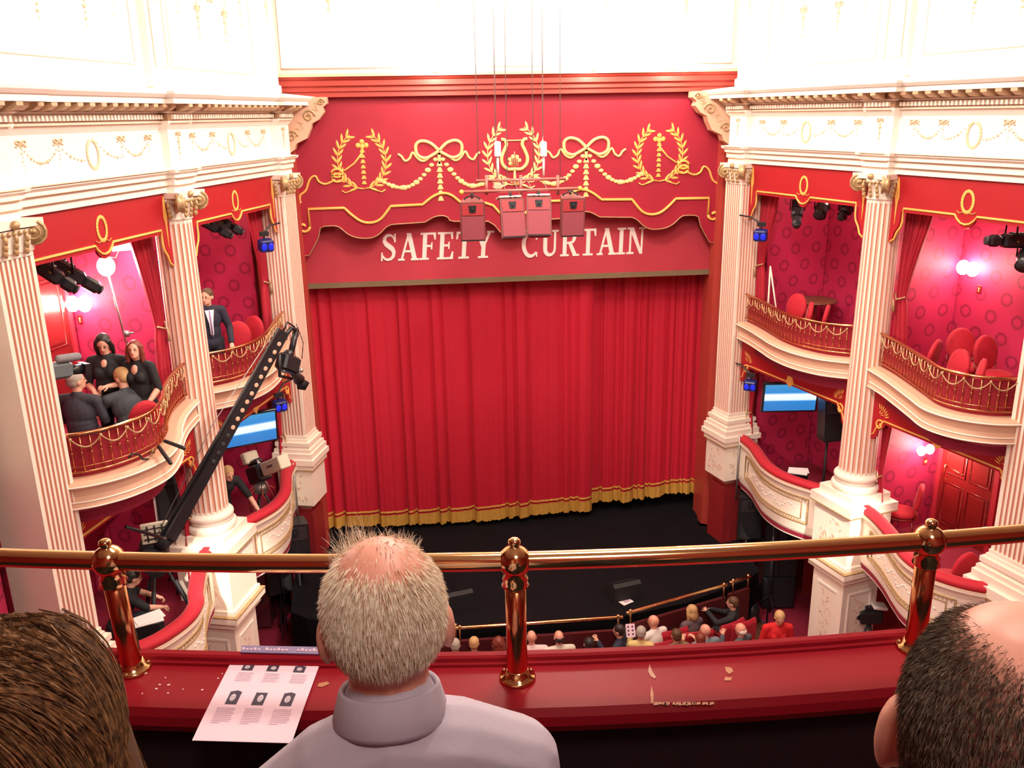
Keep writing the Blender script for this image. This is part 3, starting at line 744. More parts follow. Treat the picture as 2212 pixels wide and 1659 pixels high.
        for sg, e in ((1, a), (-1, b)):
            gm = MB(); axh = lambda p, z, h: axl(p, z, .032+h)
            for k in range(7):
                aa = (.15+k*.24); aa = aa if sg > 0 else PI-aa
                leaf(gm, (e+sg*.14+.16*math.cos(aa), 4.80+.15*math.sin(aa)), aa+sg*.25, .10, .022, axh)
                if k % 2: leaf(gm, (e+sg*.14+.07*math.cos(aa), 4.80+.07*math.sin(aa)), aa-sg*.3, .07, .016, axh)
            obj('leaf_spray', gm, goldpaint, t)
        # ---- drapes of the upper box
        def drape(name, sa, w0, sg, z1, z0, zt_, wt, wb, label, t0=-.21, n=7, mm=drapered):
            mb = MB(T, fl); NZ, NX = 22, n*6
            vs = []
            for i in range(NZ+1):
                z = z0+(z1-z0)*i/NZ
                if z > zt_: k = (z-zt_)/(z1-zt_); k = k*k*(3-2*k)*.5+k*.5; w = wt+(w0-wt)*k
                else: k = (zt_-z)/max(zt_-z0, .01); w = wt+(wb-wt)*min(1, k*2.2)**.7
                amp = .035*min(1, w/.3)+.012
                for j in range(NX+1):
                    q = j/NX; vs.append((sa+sg*w*q, t0+amp*math.sin(q*n*2*PI)+.012*math.sin(q*17+z*3), z))
            fs = [(i*(NX+1)+j, i*(NX+1)+j+1, (i+1)*(NX+1)+j+1, (i+1)*(NX+1)+j) for i in range(NZ) for j in range(NX)]
            mb.add(vs, fs, True); t = thing(name, W(sd, sa, t0, z0), label, 'curtain'); obj('cloth', mb, mm, t)
            tb = MB(T, fl); tb.tube([(sa-sg*.03, t0+.02, zt_+.05), (sa+sg*wt*.5, t0+.09, zt_-.02), (sa+sg*(wt+.02), t0+.02, zt_+.02)], .014, 6)
            tb.tube([(sa+sg*.02, t0+.09, zt_-.02), (sa+sg*.04, t0+.09, zt_-.2)], [.008, .025], 6); obj('tieback', tb, oldgilt, t)
        drape('box_curtain', s1+.02, .50, -1, 7.95, 5.14, 6.55, .14, .24, 'red drape tied back at stage end, upper %s box %s of stage' % (BN, SP))
        drape('box_curtain', s0+.0, .34, 1, 7.95, 5.14, 6.45, .10, .20, 'red drape tied back at circle end, upper %s box %s of stage' % (BN, SP))
        drape('box_curtain', s1+.0, .17, -1, 4.95, 2.47, 3.75, .07, .16, 'narrow red drape at stage end, lower %s box %s of stage' % (BN, SP), n=4)
        if bi == 1 or True: drape('box_curtain', s0+.02, .15, 1, 4.95, 2.47, 3.75, .07, .14, 'narrow red drape at circle end, lower %s box %s of stage' % (BN, SP), n=4)
        # ---- lower parapet
        t = thing('box_parapet', W(sd, (s0+s1)/2, .3, 2.3), 'bowed cream box front with red velvet top rail, lower %s box %s of the stage' % (BN, SP), 'parapet')
        prof = [(-.10, 3.24), (.0, 3.24), (.06, 3.23), (.06, 3.20), (.02, 3.15), (.0, 3.08), (.0, 2.55), (-.02, 2.42), (-.06, 2.34), (-.05, 2.28), (-.12, 2.25), (-.12, 3.24)]
        obj('panel', MB(T, fl).sweep(Lo, prof, caps=True), cream, t)
        vp = [(-.13, 3.245), (-.145, 3.28), (-.13, 3.325), (-.07, 3.355), (-.01, 3.35), (.045, 3.32), (.055, 3.28), (.04, 3.245), (-.13, 3.245)]
        obj('velvet_rail', MB(T, fl).sweep(Lo, vp, smooth=True, caps=True), velvet, t, label='padded red velvet top rail')
        obj('maroon_bead', MB(T, fl).tube([(p, q, 3.235) for p, q in offs(Lo, .05)], .012, 5), pinkcream, t)
        fr = MB(T, fl); fr2 = MB(T, fl); C1 = offs(cut(Lo, .12, .90), .006)
        lo_, hi_ = 2.60, 3.05
        loop = [(p, q, hi_) for p, q in C1] + [(p, q, lo_) for p, q in C1[::-1]]
        fr.tube(loop, .016, 5, closed=True)
        C2 = offs(cut(Lo, .16, .86), .006); loop = [(p, q, hi_-.07) for p, q in C2] + [(p, q, lo_+.07) for p, q in C2[::-1]]; fr.tube(loop, .010, 5, closed=True)
        for P_, z in ((offs(cut(Lo, .13, .89), .008), hi_-.035), (offs(cut(Lo, .13, .89), .008), lo_+.035)):
            for k, (p, q, an) in enumerate(walk(P_, .055)): fr2.ell((p, q, z), (.018, .010, .012), 5, 4)
        obj('panel_moulding', fr, oldgilt, t); obj('bead_moulding', fr2, oldgilt, t)
        rl = MB(T, fl)
        for k, (p, q, an) in enumerate(walk(offs(cut(Lo, .2, .82), .004), .06)):
            rl.ell((p, q, 2.83+.06*math.sin(k*.9)), (.028, .007, .010), 6, 4)
        obj('relief', rl, white, t)
    # circle front continuing towards the camera
    CF = catmull([(-.52, .10), (-.75, .38), (-1.2, .75), (-1.9, 1.0), (-2.9, 1.1)])
    t = thing('dress_circle_parapet', W(sd, -1.6, .9, 2.3), 'cream dress circle front with red velvet rail, %s of the stalls' % SP, 'parapet')
    obj('panel', MB(T, fl).sweep(CF[::-1], [(-o, z) for o, z in [(-.10, 3.24), (.06, 3.23), (.02, 3.15), (.0, 2.55), (-.06, 2.34), (-.12, 2.25), (-.12, 3.24)]], caps=True), cream, t)
    obj('velvet_rail', MB(T, fl).sweep(CF[::-1], [(-o, z) for o, z in vp], smooth=True, caps=True), velvet, t)

# ================================================================ HOUSE CURTAIN
def house_curtain(name, x0, x1, y, zb, ztop, seed, label, lift):
    rnd = random.Random(seed); t = thing(name, ((x0+x1)/2, y, zb), label, 'curtain')
    xs = [x0]; 
    while xs[-1] < x1: xs.append(xs[-1]+(rnd.choice((.16, .24, .36, .50, .70)) if seed == 3 else rnd.choice((.07, .12, .18, .3))) * rnd.uniform(.8, 1.2))
    xs[-1] = x1; NX = int((x1-x0)/.014); NZ = 16
    dep = [rnd.uniform(.07, .20) for _ in xs]
    def fold(x, k):
        import bisect
        i = max(1, min(len(xs)-1, bisect.bisect(xs, x))); a, b = xs[i-1], xs[i]; q = (x-a)/(b-a)
        w_ = b-a; return dep[i-1]*(1-math.exp(-q*w_/.020))*(1-math.exp(-(1-q)*w_/.05))*(1-.3*q)*(.45+.55*k) + .004*math.sin(x*31)+.005*math.sin(x*57+1)*k
    def P(j, i):
        x = x0+(x1-x0)*j/NX; k = 1-i/NZ; zz = zb + lift(x)
        return x, y-fold(x, k)-.03*k, zz+(ztop-zz)*i/NZ
    mb = MB(); vs = [P(j, i) for i in range(NZ+1) for j in range(NX+1)]
    mb.add(vs, [(i*(NX+1)+j, i*(NX+1)+j+1, (i+1)*(NX+1)+j+1, (i+1)*(NX+1)+j) for i in range(NZ) for j in range(NX)], True)
    obj('cloth', mb, curtainred, t)
    def strip(nm, h0, h1, mm, rag=0, off=.012):
        mb = MB(); vs = []
        for h in (h0, h1):
            for j in range(NX+1):
                x, yy, z = P(j, 0); vs.append((x, yy-off-(.01 if h == h0 else 0), z+h-(rag*abs(math.sin(x*4.3+math.sin(x*9)*1.5))**.5*1 if h == h0 else 0)+(rnd.uniform(-.012, .012) if h == h0 and rag else 0)))
        mb.add(vs, [(j, j+1, NX+2+j, NX+1+j) for j in range(NX)], True); obj(nm, mb, mm, t)
    strip('gold_fringe', -.10, .10, fringe_m, .05, .02); strip('gold_braid', .145, .18, fringe_m, 0, .014)
house_curtain('house_curtain', -3.95, 1.62, 16.75, 1.36, 6.9, 3, 'wide red velvet house curtain with gold fringe, overlapping in front', lambda x: .03*math.sin(x*1.1))
house_curtain('house_curtain', 1.50, 3.98, 16.98, 1.45, 6.9, 11, 'narrower red velvet house curtain with gold fringe, tucked behind the other', lambda x: .06+.04*math.sin(x*2.1))

mb = MB(); mb.box((0, 16.9, 6.93), (9.0, .5, .08)); obj('trim_10', mb, black, kind='structure')
# ================================================================ SAFETY CURTAIN with lettering
SCY = 16.42
t = thing('safety_curtain', (0, SCY, 6.2), 'red safety curtain lettered in cream capitals, lowered part way', 'curtain')
mb = MB(); NX, NZ = 60, 20; vs = []
for i in range(NZ+1):
    for j in range(NX+1):
        x = -3.9+7.8*j/NX; z = 6.27+3.6*i/NZ; vs.append((x, SCY+.004*math.sin(z*7+x*.7)+.003*math.sin(x*2.3+z*2), z))
mb.add(vs, [(i*(NX+1)+j, i*(NX+1)+j+1, (i+1)*(NX+1)+j+1, (i+1)*(NX+1)+j) for i in range(NZ) for j in range(NX)], True)
obj('canvas', mb, safetyred, t)
mb = MB(); mb.box((0, SCY-.01, 6.23), (7.8, .10, .09)); obj('bottom_bar', mb, mat('olive_bar', (.20, .15, .08), .6), t)
def glyph(ch):
    """slab-serif capitals as polygons in a unit-high cell; returns (width, polygons)"""
    B = .17; th = .075
    def R(x0, z0, x1, z1): return [(x0, z0), (x1, z0), (x1, z1), (x0, z1)]
    def bar(a, b, w): 
        dx = w/2/max(.3, abs(b[1]-a[1])/math.dist(a, b)); return [(a[0]-dx, a[1]), (a[0]+dx, a[1]), (b[0]+dx, b[1]), (b[0]-dx, b[1])]
    def arc(pts, ws):
        L, Rr = [], []
        for i in range(len(pts)):
            a = pts[max(0, i-1)]; b = pts[min(len(pts)-1, i+1)]; d = math.dist(a, b); nx, nz = -(b[1]-a[1])/d, (b[0]-a[0])/d
            L.append((pts[i][0]+nx*ws[i]/2, pts[i][1]+nz*ws[i]/2)); Rr.append((pts[i][0]-nx*ws[i]/2, pts[i][1]-nz*ws[i]/2))
        return [[L[i], L[i+1], Rr[i+1], Rr[i]] for i in range(len(pts)-1)]
    if ch == 'I': return .40, [R(.11, 0, .29, 1), R(0, 0, .40, th), R(0, 1-th, .40, 1)]
    if ch == 'T': return .72, [R(.27, 0, .45, 1), R(.13, 0, .59, th), R(0, 1-th*1.1, .72, 1), [(0, 1), (0, .72), (.06, .72), (.13, 1)], [(.72, 1), (.72, .72), (.66, .72), (.59, 1)]]
    if ch == 'E' or ch == 'F':
        p = [R(.11, 0, .29, 1), R(0, 0, .40, th), R(0, 1-th, .66, 1), [(.66, 1), (.66, .74), (.60, .74), (.53, 1)], R(.29, .47, .52, .55), R(.47, .38, .53, .64)]
        if ch == 'E': p += [R(0, 0, .68, th), [(.70, 0), (.70, .28), (.64, .28), (.54, 0)]]
        return .74 if ch == 'E' else .68, p
    if ch == 'A': return .86, [bar((.14, 0), (.42, 1), .09), bar((.72, 0), (.42, 1), .19), R(.24, .30, .62, .38), R(0, 0, .28, th), R(.54, 0, .90, th)]
    if ch == 'N': return .88, [R(.12, 0, .21, 1), R(.66, 0, .75, 1), [(.08, 1), (.30, 1), (.75, 0), (.62, 0)], R(0, 0, .34, th), R(0, 1-th, .26, 1), R(.54, 1-th, .88, 1)]
    if ch == 'U':
        c = [(.20, 1), (.20, .35)] + [(.42-.22*math.cos(a), .29-.22*math.sin(a)) for a in [PI*k/8 for k in range(9)]] + [(.64, .35), (.64, 1)]
        w = [.18]*4+[.16, .14, .12]+[.10]*10; return .84, arc(c, w[:len(c)]) + [R(0, 1-th, .40, 1), R(.50, 1-th, .80, 1)]
    if ch == 'Y': return .84, [R(.33, 0, .51, .5), bar((.42, .42), (.16, 1), .19), bar((.42, .42), (.68, 1), .10), R(.20, 0, .64, th), R(0, 1-th, .34, 1), R(.54, 1-th, .86, 1)]
    if ch == 'R':
        c = [(.29, .96), (.45, .96)] + [(.47+.17*math.sin(a), .73+.23*math.cos(a)) for a in [.3+2.5*k/6 for k in range(7)]] + [(.29, .49)]
        return .86, [R(.11, 0, .29, 1), R(0, 0, .40, th), R(0, 1-th, .45, 1), [(.34, .50), (.52, .50), (.80, 0), (.60, 0)], R(.58, 0, .88, th)] + arc(c, [.08, .10, .12, .15, .17, .17, .15, .12, .09, .07])
    if ch == 'C':
        c = [(.44+.33*math.cos(a), .5+.45*math.sin(a)) for a in [.75+(2*PI-1.5)*k/18 for k in range(19)]]
        return .84, arc(c, [.07+.11*abs(math.sin(PI*k/18))**1 for k in range(19)]) + [R(.66, .66, .73, 1.0)] + [R(.68, .02, .74, .2)]
    if ch == 'S':
        c = [(.56, .80), (.50, .90), (.38, .95), (.25, .93), (.16, .84), (.15, .73), (.22, .63), (.36, .54), (.50, .44), (.57, .32), (.55, .18), (.45, .08), (.31, .05), (.18, .09), (.10, .20)]
        return .70, arc(c, [.07, .08, .09, .11, .14, .16, .18, .19, .18, .16, .14, .11, .09, .08, .07]) + [R(.56, .68, .63, 1.0), R(.03, 0, .10, .32)]
    return .4, []
def word(txt, x0, x1, z0, h, slant):
    ws = [glyph(c)[0]+.06 for c in txt]; k = (x1-x0)/sum(ws); x = x0
    for c, w in zip(txt, ws):
        mb = MB()
        for gi, poly in enumerate(glyph(c)[1]):
            mb.prism([(x+(p[0]+slant*p[1])*k, z0+p[1]*h) for p in poly], SCY-.006, SCY-.010-gi*.0007)
        obj('letter', mb, letterm, t, label='cream letter %s' % c); x += w*k
word('SAFETY', -2.44, -.34, 6.64, .50, .10)
word('CURTAIN', .17, 2.56, 6.62, .50, .04)

# ================================================================ PAINTED PELMET
PY = 16.08
t = thing('pelmet', (0, PY, 7.0), 'deep red shaped pelmet painted with gold laurels, lyre and bows', 'pelmet')
edge = []
for u, v in ((655, 553), (668, 552), (678, 533), (688, 513), (692, 493), (700, 489), (724, 488), (736, 493), (752, 506), (774, 514), (802, 514), (820, 505), (834, 491), (846, 485), (918, 480), (930, 473), (940, 468), (956, 466), (968, 470), (979, 478), (1054, 478), (1068, 486), (1080, 501)):
    p = onY(u, v, PY); edge.append((p.x+.0, p.z))
e_ = edge; edge[0] = (-3.86, edge[0][1]); e2 = edge[:5] + cr3(edge[5:14], 3) + cr3(edge[14:21], 3) + edge[21:] + [(-.10, edge[-1][1]-.05), (0, edge[-1][1]-.07)]
full = e2 + [(-x, z) for x, z in e2[::-1][1:]]
obj('board', MB().prism([(-3.86, 9.84)]+full+[(3.86, 9.84)], PY, PY+.05), boardred, t)
obj('edge_cord', MB().tube([(x, PY-.005, z) for x, z in full], .010, 5), oldgilt, t)
def axP(a, b, h): return (a, PY-.002-h, b)
g = []
L2 = [(-3.62, 7.35), (-3.62, 7.66)] + cr3([(-3.0, 7.66), (-2.86, 7.52), (-2.70, 7.41), (-2.52, 7.39), (-2.36, 7.46), (-2.18, 7.67)]) + cr3([(-1.62, 7.68), (-1.44, 7.81), (-1.27, 7.87), (-1.10, 7.83), (-.92, 7.68)]) + [(-.5, 7.68), (-.36, 7.63), (-.25, 7.50), (-.12, 7.42), (0, 7.40)]
full2 = L2 + [(-x, z) for x, z in L2[::-1][1:]]
gm = MB(); gm.tube([axP(x, z, .012) for x, z in full2], .026, 6)
for sg in (-1, 1): gm.tube([axP(sg*(3.62+.11+.11*(1-k/15)*math.cos(PI+k*.5)), 7.35+.11*(1-k/15)*math.sin(PI+k*.5), .012) for k in range(13)], .026, 6)
obj('gilt_line', gm, goldpaint, t)
lm = MB()
lm.add([(x, -z*1.2-.004, y) for x, y, z in leafpts()], LEAF_F, True)
LEAF = {}
for nm_, mm in (('gold', goldpaint), ('pale', goldlight)): LEAF[nm_] = mesh_of('leaf', lm, [mm])
def leafobj(parent, x, z, ang, L, wd, kind):
    Mx = Matrix.Translation((x, PY-.002, z)) @ Matrix.Rotation(-ang, 4, 'Y') @ Matrix.Diagonal((L, .08, wd*2.6, 1))
    inst('leaf', LEAF[kind], parent, Mx)
def laurel(cx, cz, rx, rz, kind, ribbon=0):
    w = MB(); mm = goldlight if kind == 'pale' else goldpaint
    for sg in (-1, 1):
        w.tube([axP(cx+sg*rx*math.sin(PI*k/14*.86), cz-rz*math.cos(PI*k/14*.86), .005) for k in range(15)], .010, 4)
        w.tube([axP(cx+sg*x, cz-rz+z, .006) for x, z in ((.0, .0), (.10, .02), (.22, -.03), (.32, -.06), (.38, -.02))], .014, 4)
    o = obj('laurel_wreath', w, mm, t)
    for sg in (-1, 1):
        for k in range(1, 11):
            a = PI*k/11.2*.9; x, z = cx+sg*rx*math.sin(a), cz-rz*math.cos(a); tan = math.atan2(rz*math.sin(a), sg*rx*math.cos(a))
            for q in (-1, 1):
                an = tan+q*.62; leafobj(o, x+.075*math.cos(an), z+.075*math.sin(an), an, .175, .040, kind)
    return o
laurel(-2.64, 8.46, .42, .48, 'gold'); laurel(0.02, 8.50, .46, .52, 'pale'); laurel(2.68, 8.46, .42, .48, 'gold')
# cross drops inside the outer wreaths
for X, sg in ((-2.62, -1), (2.66, 1)):
    gm = MB()
    for dx, dz in ((0, .06), (-.07, 0), (.07, 0), (0, -.02)): gm.ell((X+dx, PY-.004, 8.72+dz), (.045, .010, .045), 8, 5)
    for k in range(7): gm.prism([(X-.045, 8.60-k*.09), (X+.045, 8.60-k*.09), (X+.02, 8.66-k*.09), (X-.02, 8.66-k*.09)], PY-.002, PY-.012)
    gm.tube([axP(X+sg*x, z, .008) for x, z in ((0, 8.60), (.15, 8.42), (.30, 8.32), (.44, 8.26))], .016, 5)
    for ph in (0, 1): gm.tube([axP(X+sg*(.46+.10*math.cos(a)), 8.22+.07*math.sin(a)+ph*.08-.04, .008) for a in [k*.6 for k in range(11)]], .022, 5)
    gm.tube([axP(X+sg*x, z, .008) for x, z in cr3(((.50, 8.15), (.66, 8.08), (.78, 8.12), (.84, 8.22), (.94, 8.16), (1.02, 7.98), (1.12, 7.90), (1.14, 7.80)))], .020, 5)
    gm.ell((X+sg*1.14, PY-.004, 7.78), (.03, .01, .03), 8, 5)
    obj('ribbon_drop', gm, goldpaint, t)
for X in (-1.29, 1.33):
    gm = MB()
    for sg in (-1, 1):
        gm.tube([axP(X+sg*x, 8.60+z, .008) for x, z in cr3(((0, 0), (.14, .13), (.30, .17), (.40, .10), (.38, -.06), (.24, -.12), (.10, -.06), (0, 0)))], .030, 5)
        gm.tube([axP(X+sg*x, 8.60+z, .008) for x, z in cr3(((0, 0), (.16, -.10), (.28, -.17), (.38, -.12), (.46, -.02), (.52, -.12), (.60, -.16), (.66, -.08), (.72, -.04)))], .022, 5)
    for k in range(7): gm.prism([(X-.055, 8.34-k*.10), (X+.055, 8.34-k*.10), (X+.022, 8.42-k*.10), (X-.022, 8.42-k*.10)], PY-.002, PY-.012)
    gm.prism([(X-.03, 8.58), (X+.03, 8.58), (X+.018, 8.38), (X-.018, 8.38)], PY-.002, PY-.012)
    obj('bow', gm, goldlight, t)
    for sg in (-1, 1):
        gm = MB(); N_ = 15; tgt = (-2.34 if X < 0 else -.38) if sg < 0 else (.40 if X > 0 and False else (-.36 if X < 0 else 2.36))
        if X > 0 and sg < 0: tgt = .40
        for i in range(N_+1):
            k = i/N_; x = X+(tgt-X)*k; z = 8.55+(8.12-8.55)*k-.36*math.sin(PI*k)*.9
            gm.ell((x, PY-.004, z), (.048 if i % 3 else .06, .010, .034 if i % 3 else .044), 6, 5)
        gm.ell((X+(tgt-X)*.62, PY-.004, 8.55-.43*.62-.30), (.07, .014, .045), 8, 5)
        obj('swag', gm, goldlight, t)
gm = MB(); X, Z = .04, 8.46
for sg in (-1, 1):
    gm.tube([axP(X+sg*x, Z+z, .008) for x, z in cr3(((0, -.20), (.12, -.20), (.21, -.12), (.23, 0), (.18, .13), (.14, .22), (.17, .30), (.23, .31)))], .032, 6)
gm.tube([axP(X-.21, Z+.29, .01), axP(X+.21, Z+.29, .01)], .012, 5)
for k in (-2, -1, 0, 1, 2): gm.tube([axP(X+k*.03, Z-.16, .01), axP(X+k*.03, Z+.1-abs(k)*.05, .01)], .007, 4)
for k in range(5): a = -.5+k*.9+.6; gm.ell((X+.09*math.cos(a), PY-.006, Z-.06+.08*math.sin(a)), (.035, .01, .035), 8, 5)
gm.tube([axP(X, Z-.2, .01), axP(X, Z-.48, .01)], [.02, .035], 5)
obj('lyre', gm, goldlight, t)
for sg in (-1, 1):
    for k in range(4): leafobj(t, X+sg*(.08+.075*k), Z-.40+.04*k, (.9 if sg > 0 else PI-.9)-sg*.12*k, .14, .026, 'pale')
# ================================================================ PEOPLE AND SEATS
def solid(mb, voxel, smooth=3):
    """one continuous skin around all the shapes in mb"""
    me = mesh_of('tmp', mb, [skin_m]); o = link(bpy.data.objects.new('tmp', me))
    m = o.modifiers.new('r', 'REMESH'); m.mode = 'VOXEL'; m.voxel_size = voxel; m.use_smooth_shade = True
    if smooth: s = o.modifiers.new('s', 'SMOOTH'); s.iterations = smooth; s.factor = .5
    dg = bpy.context.evaluated_depsgraph_get(); r = bpy.data.meshes.new_from_object(o.evaluated_get(dg))
    bpy.data.objects.remove(o); bpy.data.meshes.remove(me)
    r.materials.clear(); return r
def part(name, me, m, parent, kind=None, label=None):
    me.name = name; me.materials.append(m); o = link(bpy.data.objects.new(name, me)); o.parent = parent; WL[o] = WL[parent].copy(); return tag(o, label, kind=kind)
def lpart(name, mb, m, parent, label=None):
    o = link(bpy.data.objects.new(name, mesh_of(name, mb, m))); o.parent = parent; WL[o] = WL[parent].copy(); return tag(o, label)
def V(*a): return Vector(a)
def finger_set(mb, wrist, hand_dir, palm_n, side, curl, k=1.0, n=6):
    d = hand_dir.normalized(); nn = (palm_n - d*palm_n.dot(d)).normalized(); x = d.cross(nn)*side
    base = wrist + d*.085*k
    for i, (off, L) in enumerate(((-.030, .072), (-.010, .080), (.011, .075), (.031, .058))):
        p = base + x*off*k - d*.015*k; pts = [p]; dd = d.copy()
        for q in range(3):
            ang = curl*(.5+.5*q); dd = (d*math.cos(ang*(q+1)*.55) + nn*math.sin(ang*(q+1)*.55)).normalized(); p = p + dd*L*k/2.6; pts.append(p)
        mb.tube(pts, [.0085*k, .0082*k, .0075*k, .0062*k], n, round_=True)
    p = wrist + d*.025*k - x*.025*k; t1 = p + (d*.6-x*.8).normalized()*.035*k; t2 = t1 + (d*.9-x*.2+nn*.4).normalized()*.035*k
    mb.tube([p, t1, t2], [.012*k, .010*k, .008*k], n, round_=True)
def figure(name, label, loc, yaw, pose='sit', top=None, legs=None, hair=('short', None), skin=None, arms=None, lean=0, twist=0, hyaw=0, hpitch=0, hroll=0, voxel=.015,
           sleeve='long', scale=1.0, group=None, female=False, curl=.9, face=True, ears=1.0, neck=.12, drop=(0, 0), legpos=None, collar=None, build=1.0, neck_v=False):
    skin = skin or skin_m
    t = thing(name, (0, 0, 0), label, 'person', group)
    sit = pose == 'sit'; pz = .52 if sit else .93; L = math.radians(lean); sp = V(0, math.sin(L), math.cos(L)); pel = V(0, 0, pz)
    R = Matrix.Rotation(math.radians(twist), 3, 'Z'); sh = .165 if female else .185
    chest = pel + sp*.34; sc = pel + sp*.47; shd = [sc + R @ V(sg*sh*build, 0, -drop[(sg+1)//2]) for sg in (-1, 1)]
    neck0 = sc + sp*.02; neckT = sc + sp*neck + V(0, .015, 0); fw = V(0, math.sin(L*.3), math.cos(L*.3))
    Hc = neckT + fw*.105 + V(0, .012, 0)
    HR = Matrix.Translation(Hc) @ Matrix.Rotation(math.radians(hyaw), 4, 'Z') @ Matrix.Rotation(-math.radians(hpitch), 4, 'X') @ Matrix.Rotation(math.radians(hroll), 4, 'Y')
    if legpos is None:
        legpos = [(V(sg*.10, .02, pz), V(sg*.13, .44, .50), V(sg*.13, .42, .09)) if sit else (V(sg*.09, 0, pz), V(sg*.10, .03, .49), V(sg*.10, -.01, .09)) for sg in (-1, 1)]
    if arms is None:
        arms = [(shd[i] + V(sg*.05, .06, -.27), pel + V(sg*.10, .30, .14)) if sit else (shd[i] + V(sg*.05, -.02, -.28), shd[i] + V(sg*.06, .08, -.52)) for i, sg in ((0, -1), (1, 1))]
    def torso(mb, g):
        tr = Matrix.Translation(chest).to_3x3(); Mx = Matrix.Translation(chest) @ sp.to_track_quat('Z', 'Y').to_matrix().to_4x4() @ Matrix.Rotation(math.radians(twist) + PI, 4, 'Z')
        mb.ell((0, 0, 0), (.165*build+g, .115*build+g, .20+g), 16, 10, Mx)
        Mx2 = Matrix.Translation(pel + sp*.15) @ sp.to_track_quat('Z', 'Y').to_matrix().to_4x4() @ Matrix.Rotation(PI, 4, 'Z')
        mb.ell((0, 0, 0), (.150*build+g, .118*build+g, .20+g), 16, 10, Mx2)
        mb.ell(tuple(pel), (.175+g, .13+g, .13+g), 14, 9)
        mb.tube([shd[0], (shd[0]+sc)/2 + V(0, -.008, .012+drop[0]*.15), sc + V(0, -.01, .012), (shd[1]+sc)/2 + V(0, -.008, .012+drop[1]*.15), shd[1]], [.058+g, .062+g, .068+g, .062+g, .058+g], 12, round_=True)
        mb.tube([sc + V(0, 0, -.03), neck0 + sp*.04], [.10+g, .062+g], 12, round_=True)
        if female: 
            for sg in (-1, 1): mb.ell(tuple(chest + R @ V(sg*.07, .10, .0)), (.06+g, .055+g, .06+g), 10, 8)
    def armseg(mb, g, upto=1.0):
        for i in (0, 1):
            e, w = arms[i]; mb.tube([shd[i], (shd[i]+e)/2, e], [.056+g, .052+g, .043+g], 10, round_=True)
            if upto > .5: w2 = e+(w-e)*upto; mb.tube([e, (e+w2)/2, w2], [.043+g, .040+g, (.030 if upto == 1 else .036)+g], 10, round_=True)
    def legseg(mb, g):
        for h, k, a in legpos:
            mb.tube([h, (h+k)/2, k], [.088+g, .078+g, .058+g], 12, round_=True); mb.tube([k, k+(a-k)*.35, a], [.056+g, .056+g, .038+g], 12, round_=True)
    mb = MB(); torso(mb, -.008); armseg(mb, 0); legseg(mb, -.004)
    mb.tube([neck0, neckT + V(0, 0, .06)], [.056, .054], 12, round_=True)
    if neck_v: mb.ell(tuple(sc + V(0, .075, -.045)), (.055, .05, .085), 12, 8)
    mb.ell((0, -.006, .012), (.078, .098, .100), 18, 12, HR); mb.ell((0, .030, -.055), (.058, .062, .068), 14, 10, HR); mb.ell((0, .078, -.080), (.028, .022, .026), 8, 6, HR)
    mb.tube([HR @ V(0, .090, .015), HR @ V(0, .108, -.030)], [.011, .016], 6, round_=True)
    for sg in (-1, 1): mb.ell((0, 0, 0), (.013*ears, .021*ears, .034*ears), 10, 8, HR @ Matrix.Translation((sg*(.068+.012*ears), -.004, -.018)) @ Matrix.Rotation(sg*.3, 4, 'Z'))
    hands = []
    for i, sg in ((0, -1), (1, 1)):
        e, w = arms[i]; d = (w-e).normalized(); pn = V(-sg*.5, .1, -.8); c = w + d*.045
        q = d.to_track_quat('Z', 'Y').to_matrix().to_4x4(); mb.ell((0, 0, 0), (.040, .020, .055), 10, 8, Matrix.Translation(c) @ q); hands.append((w, d, pn, sg))
    for h, k, a in legpos: mb.tube([a + V(0, -.03, -.045), a + V(0, .12, -.055)], [.035, .032], 8, round_=True)
    me = solid(mb, voxel)
    hb = MB()
    for w, d, pn, sg in hands: finger_set(hb, w, d, pn, sg, curl)
    import bmesh
    fm = mesh_of('f', hb, [skin]); b = bmesh.new(); b.from_mesh(me); b.from_mesh(fm); b.to_mesh(me); b.free(); me.materials.clear()
    for p in me.polygons: p.use_smooth = True
    body = part('body', me, skin, t)
    if top:
        mb = MB(); torso(mb, .008); armseg(mb, .010, .92 if sleeve == 'long' else (.0 if sleeve == 'short' else .4))
        part('top' if not collar else 'jacket', solid(mb, voxel), top, t)
    if collar:   # shirt front and tie
        cm = MB(); Mx = Matrix.Translation(chest) @ sp.to_track_quat('Z', 'Y').to_matrix().to_4x4() @ Matrix.Rotation(PI, 4, 'Z')
        fy = .118*build+.02
        cm.add([Mx @ V(-.05, -fy+.035, .17) if False else chest + V(x, fy+dy, z) for x, z, dy in ((-.065, .16, -.03), (.065, .16, -.03), (.03, -.02, .012), (.022, -.20, .016), (-.022, -.20, .016), (-.03, -.02, .012))], [(0, 1, 2, 5), (5, 2, 3, 4)])
        lpart('shirt_front', cm, cloth('white_shirt', (.82, .78, .80)), t)
        cm = MB(); cm.tube([chest + V(0, fy-.022, .155), chest + V(0, fy+.016, .02), chest + V(0, fy+.020, -.22)], [.014, .026, .034], 6, sq=.4); lpart('tie', cm, collar, t)
        cm = MB(); cm.tube([neck0 + V(.056*math.cos(a), .056*math.sin(a), .035) for a in [k*PI/6 for k in range(12)]], .014, 6, closed=True); lpart('collar', cm, cloth('white_shirt', (.82, .78, .80)), t)
    mb = MB(); mb.ell(tuple(pel), (.182, .14, .13), 14, 9); legseg(mb, .012); legs = legs or cloth('dark_trousers', (.02, .02, .03)); tr_ = part('trousers' if not female else 'trousers', solid(mb, max(voxel, .016)), legs, t)
    sm = MB()
    for h, k, a in legpos: sm.box((a.x, a.y+.05, a.z-.055), (.095, .27, .07), bev=.03)
    lpart('shoes', sm, blackgloss, t)
    # hair
    st, hm = hair; mb = None
